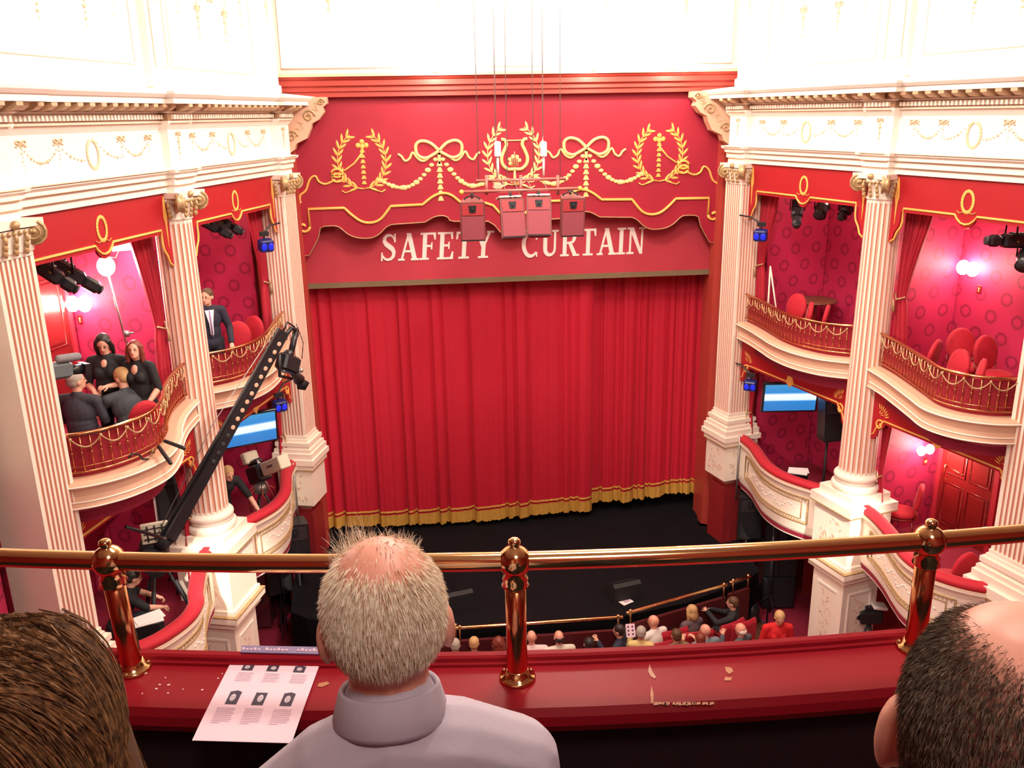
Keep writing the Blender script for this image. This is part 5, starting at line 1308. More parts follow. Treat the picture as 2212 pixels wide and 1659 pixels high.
# collar and seams of the shirt
hc = Vector((0, 0, 1.03))
L_ = math.radians(6); spn = V(0, math.sin(L_), math.cos(L_)); sc_ = V(0, 0, .52)+spn*.47; nk = sc_+spn*.052
mb = MB(); Mx = Matrix.Translation(nk + V(0, -.002, -.012)) @ Matrix.Rotation(-math.radians(16), 4, 'X') @ Matrix.Diagonal((1.0, 1.02, 1, 1))
mb.lathe([(.070, 0), (.076, .004), (.080, .012), (.069, .052), (.066, .056), (.062, .052), (.064, .03), (.066, 0)], 40, Mx); lpart('collar', mb, shirt, t, 'folded shirt collar')
from mathutils.bvhtree import BVHTree
_top = [c for c in t.children if c.name.startswith('top')][0].data
bvh = BVHTree.FromPolygons([v.co.copy() for v in _top.vertices], [tuple(p.vertices) for p in _top.polygons])
sm_ = MB()
def onback(x, z):
    h = bvh.ray_cast(Vector((x, -.6, z)), Vector((0, 1, 0)))[0]; return h + V(0, -.0012, 0) if h is not None else None
for fn in (lambda q: (-.15+.30*q, .935-.018*math.cos((q-.5)*5)),):
    pts = [onback(*fn(k/24)) for k in range(25)]; pts = [p for p in pts if p is not None]
    if len(pts) > 3: sm_.tube(pts, .0014, 5)
lpart('yoke_seam', sm_, cloth('shirt_seam', (.30, .26, .32)), t)
# ---- woman with long hair
t, HR2 = figure('person', 'woman with long brown-blonde hair, seen from behind beside the rail post', (0, 0, 0), -4, 'sit', cloth('dark_brown_top', (.03, .02, .02)), navy, ('bald', None), hpitch=6, voxel=.012, build=1.0, female=True, lean=4)
WC = CAM + ray(0, 1690).normalized()*.90; place_head(t, WC)
hs = MB(); hs.ell((0, -.015, .018), (.094, .106, .104), 24, 16, HR2); hs.ell((0, -.045, -.07), (.098, .07, .13), 20, 14, HR2); hs.ell((0, -.06, -.17), (.085, .05, .12), 18, 12, HR2)
for sg in (-1, 1): hs.tube([HR2 @ V(sg*.07, .02, .03), HR2 @ V(sg*.092, .0, -.06), HR2 @ V(sg*.088, -.01, -.2)], [.03, .034, .028], 10, round_=True)
brn = hairmat('brown_blonde_strands', (.085, .036, .015), (.27, .13, .05))
hb_ = solid(hs, .007, 4); part('hair', hb_, mat('brown_hair_base', (.10, .045, .018), .6, var=.3, scale=80), t)
rn2 = random.Random(4)
def gen_long(i):
    a = rn2.uniform(.06, 1.0)*PI*rn2.choice((-1, 1)); a = a*1.0   # azimuth, 0 is the face side (+y)
    az = Vector((math.sin(a), math.cos(a), 0))
    if az.y > .72: return None
    pts = []; rr = rn2.uniform(1.0, 1.05); s0 = rn2.uniform(.0, .9); off = rn2.uniform(-.10, .10); ww = rn2.uniform(-.01, .01)
    part_ = Vector((.012*rn2.uniform(-1, 1), rn2.uniform(-.07, .05), 0))
    for k in range(9):
        th = s0*.3+ (k/8)*1.75 if k <= 5 else 9
        if k <= 5:
            th = s0*.5+(1.5-s0*.3)*k/5; q = Vector((az.x*math.sin(th)*.098, az.y*math.sin(th)*.108, math.cos(th)*.108))*rr + V(0, -.015, .018) + part_*(1-k/5)
            last = q
        else:
            q = last + Vector((az.x*.006+ww+off*.05, az.y*.004-.004, -.055))*1.0; last = q
        pts.append(HR2 @ (q + V(off*.02*k*.2, 0, 0)))
    return pts, rn2.uniform(.7, 1.4)
strands('hair_strands', t, brn, gen_long, 14000, .0008, label='strands of long brown-blonde hair')
# ---- balding man
RC = CAM + ray(2172, 1600).normalized()*.84
shirt3 = cloth('dark_polo', (.02, .02, .03))
blob = CAM + ray(1846, 1668).normalized()*.92
yaw3 = -16; wl = Matrix.Rotation(-math.radians(yaw3), 3, 'Z') @ (blob-RC) + V(0, .045, 1.16)
t, HR3 = figure('person', 'balding man with dark stubbly hair and a shiny crown, seen from behind', (0, 0, 0), yaw3, 'sit', shirt3, navy, ('bald', None), skin=skin_pink, hpitch=10, hyaw=-12, hroll=5, voxel=.006, build=1.1, lean=4, sleeve='short',
                arms=[(V(-.33, .12, .80), V(wl.x-.01, wl.y-.05, wl.z-.05)), (V(.25, .06, .74), V(.12, .34, .68))])
place_head(t, RC)
rn3 = random.Random(8); topr = Vector((.28, .02, .95)).normalized()
def gen_stub(i):
    n = sph(rn3)
    if n.y > .45 and n.z < .5: return None
    if n.z < -.66: return None
    ang = math.degrees(n.angle(topr)); dens = 0 if ang < 43 else min(1, ((ang-43)/16)**1.2)
    if rn3.random() > dens: return None
    p = skull(n, .995); down = Vector((0, -.3, -1)); tg = (down-n*down.dot(n)).normalized(); d = (tg*.8+n*.55+Vector((rn3.uniform(-.3, .3), rn3.uniform(-.3, .3), rn3.uniform(-.3, .3)))).normalized(); L = rn3.uniform(.005, .011)
    return [HR3 @ p, HR3 @ (p+d*L*.6), HR3 @ (p+(d+tg*.4).normalized()*L)], rn3.uniform(.7, 1.2)
strands('hair', t, hairmat('dark_stubble_strands', (.08, .052, .034), (.22, .16, .11)), gen_stub, 70000, .00042, label='short dark hair greying at the sides')
# ================================================================ LAMPS, LIGHTS, LOUDSPEAKERS, CAMERAS
lampglow = glow('lamp_glow', (1, .86, .72), 26)
def lookM(p, q):
    d = (Vector(q)-Vector(p)).normalized(); return Matrix.Translation(Vector(p)) @ d.to_track_quat('Y', 'Z').to_matrix().to_4x4()
def sconce(side, u, v, wall, lab, power, off=.14, r=.10):
    n = SN[side] if wall == 'back' else -SD[side]
    if wall == 'back': p = onW(u, v, side, -1.8)
    else:
        s_ = wall; d = ray(u, v); nn = SD[side]; k = ((A0[side]-CAM).dot(nn)+s_)/d.dot(nn); p = CAM + d*k
    t = thing('wall_lamp', p, lab, 'lamp'); c = p + n*off
    mb = MB(); mb.lathe([(.045, 0), (.045, .012), (.02, .02)], 14, Matrix.Translation(p - V(0, 0, .08)) @ n.to_track_quat('Z', 'Y').to_matrix().to_4x4()); mb.tube([p - V(0, 0, .08), p - V(0, 0, .10) + n*off*.7, c - V(0, 0, .06)], .009, 6); obj('bracket', mb, brass, t)
    for sg in (-1, 1):
        q = Vector((-n.y, n.x, 0))*sg*.09; mb = MB(); mb.ell(tuple(c+q), (r*.62, r*.62, r*.75), 14, 10); obj('shade', mb, lampglow, t, label='glowing shade')
    point('wall_lamp_light', c + n*.30 + V(0, 0, .05) - (SD[side]*.30 if wall == 'back' else V(0, 0, 0)), power, (1, .80, .62), .10)
    return p, n
def plate(side, u, v, wall, lab, txt=None):
    n = SN[side] if wall == 'back' else -SD[side]; nn = SN[side] if wall == 'back' else SD[side]; off = -1.8 if wall == 'back' else wall
    d = ray(u, v); k = ((A0[side]-CAM).dot(nn)+off)/d.dot(nn); p = CAM + d*k + n*.008
    t = thing('box_number', p, lab, 'sign'); R = lookM(p, p+n); mb = MB(); mb.box((0, 0, 0), (.075, .014, .12), R, bev=.004); obj('plate', mb, darkwood, t)
    gm = MB()
    if txt == 'N':
        for x in (-.016, .016): gm.box((x, .010, 0), (.010, .006, .05), R)
        gm.box((0, .010, 0), (.034, .006, .010), R @ Matrix.Rotation(.6, 4, 'Y'))
    else:
        gm.box((0, .010, -.006), (.010, .006, .055), R); gm.box((0, .010, .022), (.030, .006, .009), R)
    obj('number', gm, goldlight, t)
sconce(1, 2106, 578, 'back', 'glowing twin wall lamp on the wreath wallpaper above the empty red chairs', 30, r=.15)
plate(1, 2116, 625, 'back', 'small red plate with a gold number under the wall lamp, upper box')
sconce(-1, 183, 652, 3.15, 'glowing wall lamp between the panelled door and the film light', 38, r=.15)
plate(-1, 174, 690, 3.15, 'small gold numbered plate below the lamp beside the door')
sconce(1, 1985, 966, 3.15, 'glowing wall lamp under the gilt bell in the lower box', 40, r=.11)
plate(1, 1998, 996, 3.15, 'small dark plate with gold letters below the lower box lamp', 'N')
for sd in (-1, 1):   # fill lamps added out of sight to brighten the box interiors
    for s_, z, pw in ((4.6, 7.7, 60), (1.4, 7.8, 30), (4.6, 4.4, 12), (1.4, 4.4, 14)):
        p = W(sd, s_, -.95, z); t = thing('ceiling_lamp', p, 'small round ceiling lamp inside the %s box %s %s of stage' % ('upper' if z > 6 else 'lower', 'by the stage' if s_ > 3 else 'by the circle', side_pos(sd)), 'lamp')
        mb = MB(); zc = 8.26 if z > 6 else 5.0; mb.lathe([(.09, -.05), (.10, -.02), (.10, 0)], 16, Matrix.Translation((p.x, p.y, zc))); obj('shade', mb, glow('soft_lamp', (1, .85, .7), 5), t)
        point('box_light', (p.x, p.y, zc-.16), pw, (1, .76, .62), .12)
# stalls under-circle lamps: light spilling over the piers
for sd in (-1, 1): 0 and point('pedestal_spot', W(sd, 2.4, 1.25, 2.95), 16, (1, .80, .58), .06)

# doors in the boxes
for k, (sd, s0, s1, z0, z1) in enumerate(((-1, 1.75, 2.95, ZUF, 7.35), (1, 1.95, 2.95, ZLF, 4.55))):
    ax = lambda p, z, d: W(sd, p, -1.80+d, z)
    door = obj('door_%d' % (k+1), MB().prism([(s0, z0), (s1, z0), (s1, z1), (s0, z1)], 0, .05, axes=ax), darkwood, kind='structure')
    fm = MB()
    for a, b, c, d in ((s0-.08, s0, z0, z1+.08), (s1, s1+.08, z0, z1+.08), (s0-.08, s1+.08, z1, z1+.08)): fm.prism([(a, c), (b, c), (b, d), (a, d)], 0, .08, axes=ax)
    obj('frame', fm, drapered, door)
    w = s1-s0
    for px in (.08, .54):
        for z_0, z_1 in ((.08, .42), (.50, .92)):
            pm = MB(); a, b, c, d = s0+w*px, s0+w*(px+.38), z0+(z1-z0)*z_0, z0+(z1-z0)*z_1
            pm.tube([ax(a, c, .052), ax(b, c, .052), ax(b, d, .052), ax(a, d, .052)], .014, 4, closed=True); pm.prism([(a+.05, c+.05), (b-.05, c+.05), (b-.05, d-.05), (a+.05, d-.05)], .05, .062, axes=ax); obj('panel', pm, darkwood, door)
    gm = MB(); x = s0+w*.5 if sd < 0 else s1-.10; gm.prism([(x-.02, z0+.85), (x+.02, z0+.85), (x+.02, z0+1.25), (x-.02, z0+1.25)], .05, .058, axes=ax); gm.tube([ax(x, z0+.92, .06), ax(x, z0+.92, .10), ax(x, z0+1.18, .10), ax(x, z0+1.18, .06)], .010, 6); gm.tube([ax(x, z0+1.15, .06), ax(x-.35 if sd < 0 else x-.35, z0+1.12, .07)], .007, 5)
    obj('handle', gm, brass, door)

# stage lamps hung in the box openings
def stage_lamp(p, tgt, lab, L=.42, r=.115, kind=0):
    p = Vector(p); t = thing('stage_lamp', p, lab, 'stage light'); R = lookM(p, tgt)
    if kind == 0:
        mb = MB(); mb.box((0, -.04, 0), (r*1.7, L*.62, r*1.55), R, bev=.03); mb.box((0, L*.42, 0), (r*1.35, L*.36, r*1.35), R, bev=.035); obj('housing', mb, blackgloss, t)
        mb = MB(); 
        for k in range(5): mb.box((0, -.20+k*.045, r*.80), (r*1.2, .012, .03), R)
        obj('cooling_fins', mb, black, t, kind='stuff')
        mb = MB(); mb.lathe([(r*.5, 0), (r*.52, .02), (r*.40, .025)], 18, R @ Matrix.Translation((0, L*.60, 0)) @ Matrix.Rotation(-PI/2, 4, 'X')); obj('lens', mb, darkgrey, t)
        mb = MB(); mb.box((0, -.05, 0), (r*1.75, .03, .015), R); obj('yellow_stripe', mb, mat('yellow_label', (.35, .30, .02), .6), t)
    else:
        mb = MB(); mb.lathe([(r*.7, -L*.45), (r, -L*.3), (r, L*.1), (r*.8, L*.2), (r*.95, L*.5)], 18, R @ Matrix.Rotation(-PI/2, 4, 'X')); obj('housing', mb, blackgloss, t)
        mb = MB(); mb.lathe([(r*.75, 0), (r*.7, .01)], 18, R @ Matrix.Translation((0, L*.5, 0)) @ Matrix.Rotation(-PI/2, 4, 'X')); obj('lens', mb, darkgrey, t)
    mb = MB(); q = R.to_3x3() @ V(1, 0, 0); zt = 8.29
    mb.tube([p - q*r*1.05, p - q*r*1.05 + V(0, 0, .20), p + q*r*1.05 + V(0, 0, .20), p + q*r*1.05], .012, 6); mb.tube([p + V(0, 0, .2), (p.x, p.y, zt)], .014, 6); obj('yoke', mb, black, t)
for (sd, u, v, tt, tu, lab, L, k) in (
    (-1, 152, 590, -.35, (4, 3, -4), 'long black stage light with a yellow stripe nearest the film lamp', .62, 0),
    (-1, 112, 592, -.25, (4, 2.6, -4.5), 'black stage light hanging next to the fluted pilaster, shorter of its pair', .48, 0),
    (-1, 455, 485, -.35, (3.4, 1.2, -2.4), 'black twin-lens stage light, lower of the pair over the man in a tie', .56, 0),
    (-1, 483, 482, -.30, (3.6, 1.6, -2.4), 'black stage light, closer to the drape, over the man in a tie', .50, 0),
    (1, 1722, 455, -.35, (-1.2, -3, -3), 'black cylinder stage light slanting down beside the drape', .55, 0),
    (1, 1775, 452, -.40, (-1.5, -2, -2), 'squat black stage light below the gilt wreath', .30, 1),
    (1, 1826, 456, -.45, (-2, -1.5, -2), 'small black stage light in the corner next to the round column', .26, 0),
    (1, 2182, 520, -.30, (-6, .2, .2), 'black stage light lying level at the frame edge, right box', .50, 0),
    (1, 2218, 556, -.45, (-2, -2, -2), 'black stage light half cut off at the picture edge', .35, 1)):
    p = onW(u, v, sd, tt); stage_lamp(p, p + Vector(tu), lab, L, .11, k)
# small blue lamps on the pilasters
for sd, u, v, lab in ((-1, 574, 530, 'small blue lamp clamped high on the fluted pilaster left of the stage'), (1, 1643, 508, 'small blue lamp clamped high on the fluted pilaster right of the stage'),
                      (-1, 604, 876, 'small blue lamp beside the lower video screen, left pilaster'), (1, 1621, 832, 'small blue lamp beside the lower video screen, right pilaster')):
    p = onW(u, v, sd, .30 if v < 700 else .20); t = thing('blue_lamp', p, lab, 'lamp'); R = lookM(p, p+V(-sd*.6, -1, -.25))
    mb = MB(); mb.box((0, 0, 0), (.22, .16, .19), R, bev=.02); obj('housing', mb, mat('blue_housing', (.01, .015, .12), .4), t)
    for x in (-.055, .055): mb = MB(); mb.ell((x, .082, 0), (.045, .012, .06), 12, 6, R); obj('lens', mb, bluelamp, t)
    mb = MB(); mb.tube([R @ V(0, -.05, .09), R @ V(0, -.08, .17), R @ V(sd*.25, -.42, .17), R @ V(sd*.45, -.50, .17)], .016, 6); mb.box((0, -.06, .17), (.14, .05, .07), R); obj('bracket', mb, darkgrey, t)
# video screens
def screenmat():
    def build(nt, b):
        N, L = nt.nodes, nt.links; uv = N.new('ShaderNodeUVMap'); sp = N.new('ShaderNodeSeparateXYZ'); L.new(uv.outputs[0], sp.inputs[0]); cr = N.new('ShaderNodeValToRGB'); cr.color_ramp.interpolation = 'LINEAR'; e = cr.color_ramp.elements
        e[0].position = 0; e[0].color = (.03, .20, .55, 1); e[1].position = .36; e[1].color = (.03, .24, .62, 1)
        for p_, c in ((.39, (.25, .55, 1.0)), (.42, (.8, .95, 1.2)), (.62, (.9, 1.0, 1.2)), (.66, (.2, .5, .95)), (.70, (.03, .25, .65)), (1.0, (.05, .30, .60))): q = e.new(p_); q.color = (*c, 1)
        L.new(sp.outputs[1], cr.inputs[0]); L.new(cr.outputs[0], b.inputs['Emission Color']); b.inputs['Emission Strength'].default_value = 1.0; b.inputs['Base Color'].default_value = (.01, .01, .02, 1); b.inputs['Roughness'].default_value = .3
    return uvmat('screen_picture', build)
SCM = screenmat()
for sd, u, v, yaw, lab in ((1, 1706, 857, -.10, 'flat blue video screen with a white band, right of the stage'), (-1, 534, 927, .42, 'flat blue video screen with a white band, left of the stage')):
    p = onW(u, v, sd, -.35 if sd > 0 else -.2); t = thing('video_screen', p, lab, 'screen')
    R = Matrix.Translation(p) @ Matrix.Rotation(yaw, 4, 'Z') @ Matrix.Rotation(math.radians(6), 4, 'X'); w, h = (.92, .50)
    mb = MB(); mb.box((0, 0, 0), (w+.07, .07, h+.07), R, bev=.01); obj('frame', mb, blackgloss, t)
    o = uvwall('display', [R @ V(-w/2, -.042, -h/2), R @ V(w/2, -.042, -h/2), R @ V(w/2, -.042, h/2), R @ V(-w/2, -.042, h/2)], [(0, 0), (1, 0), (1, 1), (0, 1)], SCM, None, t, .004)
    mb = MB(); mb.tube([R @ V(0, .06, 0), R @ V(0, .10, .3), (p.x, p.y+.12, 5.0)], .02, 6); obj('mount', mb, black, t)
# loudspeakers
def speaker(p, yaw, w, d, h, lab, tilt=0, stand=None, side=None, rig=False):
    p = Vector(p); t = thing('loudspeaker', p, lab, 'loudspeaker'); R = Matrix.Translation(p) @ Matrix.Rotation(yaw, 4, 'Z') @ Matrix.Rotation(tilt, 4, 'X')
    cab = blackgloss if not rig else mat('maroon_cabinet', (.20, .05, .05), .5)
    pts = [(-w/2, -d/2), (w/2, -d/2), (w*.33, d/2), (-w*.33, d/2)]
    mb = MB(); mb.prism(pts, -h/2, h/2, axes=lambda a, b, c: (a, b, c), M=R); obj('cabinet', mb, cab, t)
    mb = MB(); mb.box((0, -d/2-.008, -h*.16), (w*.88, .016, h*.60), R); obj('grille', mb, black if not rig else mat('maroon_grille', (.30, .06, .08), .8, var=.25, scale=120), t)
    mb = MB(); mb.prism([(-w*.42, h*.17), (w*.42, h*.17), (w*.42, h*.45), (-w*.42, h*.45)], -d/2-.012, -d/2+.0, M=R); obj('horn', mb, mat('red_horn', (.42, .04, .05), .5) if rig else darkgrey, t)
    mb = MB(); mb.prism([(-w*.12, h*.24), (w*.12, h*.24), (w*.16, h*.42), (-w*.16, h*.42)], -d/2-.020, -d/2-.012, M=R); mb.ell((0, -d/2-.02, h*.32), (w*.05, .01, h*.05), 8, 6, R); obj('horn_throat', mb, black, t)
    if rig:
        mb = MB(); mb.box((0, -d/2-.004, -h*.48), (w*.92, .02, h*.035), R); obj('bottom_slot', mb, black, t)
        for k in range(3): pass
    if stand is not None:
        mb = MB(); mb.tube([p - V(0, 0, h/2), (p.x, p.y, stand)], .022, 8)
        for k in range(3): a = k*2.09+.5; mb.tube([(p.x, p.y, stand+.4), (p.x+.30*math.cos(a), p.y+.30*math.sin(a), stand)], .012, 6)
        obj('stand', mb, black, t)
    return t
for (sd, u, v, tt, yaw, w, h, lab, st) in ((1, 1791, 905, -.55, .1, .36, .72, 'black loudspeaker on a pole beside the lower video screen', ZLF), (-1, 366, 1060, -.45, .35, .42, .78, 'black loudspeaker with a white edge behind the crane beam', ZLF)):
    p = onW(u, v, sd, tt if sd > 0 else -.62); t = speaker(p, yaw, w, .34, h, lab, -.1, st)
    if sd < 0: mb = MB(); R = Matrix.Translation(p) @ Matrix.Rotation(yaw, 4, 'Z'); mb.box((-w/2-.015, -.14, 0), (.03, .05, h), R); obj('white_edge', mb, paperm, t)
for u, v, z, Y, yaw, w, h, lab, st in ((1615, 1112, 0, 14.9, -.1, .46, .86, 'black loudspeaker on the floor beside the proscenium pier, taller of two', 0), (1675, 1140, 0, 14.3, -.1, .38, .70, 'black loudspeaker on a stand between the proscenium and the white pier', 0),
                                     (640, 1175, 0, 14.6, .1, .5, .9, 'black loudspeaker in shade left of the stage, under the cream box front', 0)):
    p = onY(u, v, Y); speaker(p, yaw, w, .36, h, lab, 0, 0)
p = onZ(1672, 1300, .02); mb = MB()
for k, z in enumerate((.36, 1.02)): 
    t = thing('subwoofer', (p.x, p.y, z-.33), ('lower' if k == 0 else 'upper')+' of two stacked black subwoofers on the red carpet', 'loudspeaker'); R = Matrix.Translation((p.x, p.y, z)) @ Matrix.Rotation(-.12, 4, 'Z')
    mb = MB(); mb.box((0, 0, 0), (.62, .52, .65), R, bev=.02); obj('cabinet', mb, blackgloss, t); mb = MB(); mb.box((0, -.262, 0), (.56, .01, .58), R); obj('grille', mb, black, t)
    for k2 in (-1, 1): mb = MB(); mb.box((k2*.312, 0, .1), (.01, .14, .06), R); obj('handle', mb, darkgrey, t)
mb = MB(); q = onZ(1655, 1360, .02); mb.tube([(q.x, q.y, .02), (q.x, q.y, 2.6)], .018, 8); t = thing('pole_stand', (q.x, q.y, 0), 'thin black pole standing in front of the subwoofers', 'stand'); obj('pole', mb, black, t); mb = MB(); mb.lathe([(.18, 0), (.18, .02), (.03, .04)], 20, Matrix.Translation((q.x, q.y, 0))); obj('base', mb, black, t)
p = onZ(612, 1345, .02); t = speaker((p.x, p.y, 1.05), .25, .44, .4, .62, 'black loudspeaker on a tripod stand left of the orchestra rail', 0, 0)
t = thing('equipment_case', (p.x-.42, p.y+.1, 0), 'maroon equipment case topped with a red cloth, left of the stage', 'case')
mb = MB(); mb.box((p.x-.42, p.y+.1, .62), (.46, .5, 1.2), bev=.02); obj('case', mb, mat('maroon_case', (.12, .02, .03), .5), t); mb = MB(); mb.box((p.x-.36, p.y+.1, 1.25), (.70, .52, .05), bev=.02); obj('red_cloth', mb, velvet, t); mb = MB(); mb.box((p.x-.42, p.y-.16, .6), (.3, .02, .04)); obj('handle', mb, darkgrey, t)
t = thing('music_stand', (p.x+.12, p.y-.1, 0), 'thin black music stand in front of the maroon case', 'stand'); mb = MB(); mb.tube([(p.x+.12, p.y-.3, 0), (p.x+.12, p.y-.3, 1.5)], .01, 6); [mb.tube([(p.x+.12, p.y-.3, .3), (p.x+.12+.28*math.cos(a), p.y-.3+.28*math.sin(a), 0)], .009, 5) for a in (.3, 2.4, 4.5)]; obj('pole', mb, black, t); mb = MB(); mb.box((p.x+.12, p.y-.33, 1.5), (.40, .02, .26), bev=.005); obj('desk', mb, darkgrey, t)
# hanging loudspeaker rig
RY = 13.0
t = thing('lighting_bar', onY(1125, 411, RY), 'two thin horizontal pipes hung on cables before the pelmet', 'bar')
a, b = onY(997, 415, RY), onY(1253, 407, RY); mb = MB(); mb.tube([a, b], .022, 8); obj('pipe', mb, mat('dull_red_pipe', (.45, .14, .12), .4, .3), t)
for e in (a, b): mb = MB(); mb.ell(tuple(e), (.035, .035, .035), 10, 8); obj('end_cap', mb, mat('yellow_cap', (.8, .6, .1), .5), t)
c, d = onY(1028, 391, RY+.15), onY(1222, 386, RY+.15); mb = MB(); mb.tube([c, d], .022, 8); obj('pipe', mb, MATS['dull_red_pipe'], t)
for u in (1051, 1125, 1205): q0, q1 = onY(u, 388, RY+.15), onY(u, 420, RY+.05); mb = MB(); mb.tube([q0 + V(0, 0, .06), q1], .025, 6); obj('coupling', mb, MATS['dull_red_pipe'], t)
for u, w in ((1034, .5), (1073, 1), (1096, .5), (1152, .5), (1173, 1), (1210, .5)): q = onY(u, 388, RY+.15); mb = MB(); mb.tube([q, (q.x, q.y, 13.05)], .006*w+.003, 5); obj('cable', mb, silver if w == 1 else grey, t)
for u in (1075, 1174):
    q = onY(u, 330, RY+.15); mb = MB(); mb.tube([(q.x, q.y, q.z-.32), (q.x, q.y, q.z-.05)], .018, 6); mb.box((q.x, q.y, q.z+.05), (.09, .09, .22), bev=.015); obj('chain_hoist', mb, paperm, t)
q = onY(1075, 402, RY+.1); mb = MB(); mb.box(tuple(q), (.12, .06, .08), bev=.01); obj('junction_box', mb, pinkcream, t)
mb = MB()
for u0, u1 in ((1085, 1100), (1110, 1130), (1140, 1165), (1175, 1190)): q0, q1 = onY(u0, 392, RY+.12), onY(u1, 408, RY+.02); mb.tube([q0, (q0+q1)/2+V(0, 0, -.08), q1], .006, 5)
obj('wiring', mb, grey, t, kind='stuff')
for i, (u, v, yw, lab) in enumerate(((1021, 474, -.05, 'hanging maroon loudspeaker at the left end of the pipe'), (1103, 474, .12, 'hanging maroon loudspeaker left of centre, cream-topped'), (1164, 470, -.12, 'hanging maroon loudspeaker right of centre, cream-topped'), (1232, 465, .05, 'hanging maroon loudspeaker at the right end of the pipe'))):
    p = onY(u, v, RY); t = speaker(p, yw, .36, .34, .56, lab, .10 if i in (0, 3) else -.22, rig=True)
    mb = MB(); zb = onY(u, 411, RY).z; mb.tube([(p.x, p.y, zb), (p.x, p.y, p.z+.30)], .020, 6); mb.tube([(p.x-.12, p.y, p.z+.29), (p.x, p.y, p.z+.36), (p.x+.12, p.y, p.z+.29)], .012, 5); obj('hanger', mb, darkgrey, t)
    if i in (1, 2): mb = MB(); R = Matrix.Translation(p) @ Matrix.Rotation(yw, 4, 'Z'); mb.box((0, .04, .32), (.34, .26, .03), R @ Matrix.Rotation(-.22, 4, 'X'), bev=.01); obj('cream_lid', mb, cream, t)
# footlights glow: small lamps on the ledge under the white wall
for x in (-1.3, 1.35, 2.75): 
    t = thing('header_lamp', (x, 15.70, 9.92), 'small glowing lamp on the moulding over the stage, %s' % ('under the first bow' if x < 0 else 'under the far bow' if x < 2 else 'nearest the right corbel'), 'lamp')
    mb = MB(); mb.ell((x, 15.66, 9.93), (.06, .05, .05), 12, 8); obj('bulb', mb, lampglow, t); mb = MB(); mb.box((x, 15.72, 9.90), (.10, .06, .04)); obj('base', mb, brass, t)
    point('header_lamp_light', (x, 15.45, 9.95), 60, (1, .86, .7), .05)

# stage monitors, paper, orchestra rail
for u, v, lab in ((1345, 1280, 'black wedge monitor on the stage floor near the slanting rail'), (985, 1300, 'black wedge monitor on the stage floor behind the white-haired man')):
    p = onZ(u, v, 1.15); t = thing('stage_monitor', (p.x, p.y, 1.1), lab, 'loudspeaker'); mb = MB(); R = Matrix.Translation((p.x, p.y, 1.1)) @ Matrix.Rotation(.25, 4, 'Z'); mb.prism([(-.2, 0), (.2, 0), (.2, .12), (-.12, .32), (-.2, .28)], -.26, .26, axes=lambda a, b, c: (c, a, b), M=R); obj('cabinet', mb, mat('charcoal', (.012, .012, .014), .7), t)
    mb = MB(); mb.prism([(.19, .15), (-.10, .33), (-.10, .34), (.20, .16)], -.22, .22, axes=lambda a, b, c: (c, a, b), M=R); obj('grille', mb, darkgrey, t)
p = onZ(1352, 1299, 1.12); mb = MB(); R = Matrix.Translation((p.x, p.y, 1.115)) @ Matrix.Rotation(.5, 4, 'Z'); mb.box((0, 0, 0), (.22, .16, .006), R); pa = obj('paper', mb, paperm, label='sheet of paper with a photo lying on the black stage', cat='paper'); gm = MB(); gm.box((.02, .0, .004), (.12, .08, .002), R); obj('printed_photo', gm, inkgrey, pa)
RP = [(-3.9, 13.45), (-3.35, 13.15)], [(-3.3, 13.13), (-1.45, 12.72)], None
rl = [onZ(u, v, 1.30) for u, v in ((985, 1357), (1343, 1333), (1355, 1324), (1570, 1263), (1578, 1258), (1622, 1244))]
segs = [(rl[0], rl[1]), (rl[2], rl[3]), (rl[4], rl[5])]; m_ = lambda p: V(-p.x, p.y, p.z); segs += [(m_(rl[2]), V(rl[0].x-.03, rl[0].y, 1.3)), (m_(rl[3]), m_(rl[2]) + V(-.03, .01, 0))]
for i, (a, b) in enumerate(segs):
    lab = ('straight gilt rail of the pit wall behind the pink shirt', 'long slanting gilt rail of the pit wall by the blonde woman', 'short gilt rail at the aisle end of the pit wall', 'gilt rail of the pit wall hidden mostly behind the white-haired head', 'gilt rail of the pit wall below the cream box front')[i]
    t = thing('pit_rail', (a+b)/2 - V(0, 0, 1.3), lab, 'rail'); mb = MB(); mb.tube([a, b], .028, 10, round_=True); obj('tube', mb, brass, t)
    for e, o in ((a, .06), (b, -.06)): d_ = (b-a).normalized(); q = e + d_*o; mb = MB(); mb.tube([q, (q.x, q.y, 1.02)], .016, 6); mb.ell((q.x, q.y, 1.32), (.035, .035, .035), 8, 6); obj('post', mb, brass, t)
    mb = MB(); n_ = V(-(b-a).y, (b-a).x, 0).normalized(); n_ = n_ if n_.y > 0 else -n_
    mb.add([a - V(0, 0, .25), b - V(0, 0, .25), (b.x, b.y, 0), (a.x, a.y, 0)] + [p_ + n_*.06 for p_ in (a - V(0, 0, .25), b - V(0, 0, .25), V(b.x, b.y, 0), V(a.x, a.y, 0))], [(0, 1, 2, 3), (7, 6, 5, 4), (0, 4, 5, 1), (1, 5, 6, 2), (3, 7, 4, 0)])
    obj('pit_wall', mb, mat('dark_pit_wall', (.09, .008, .012), .5), t)
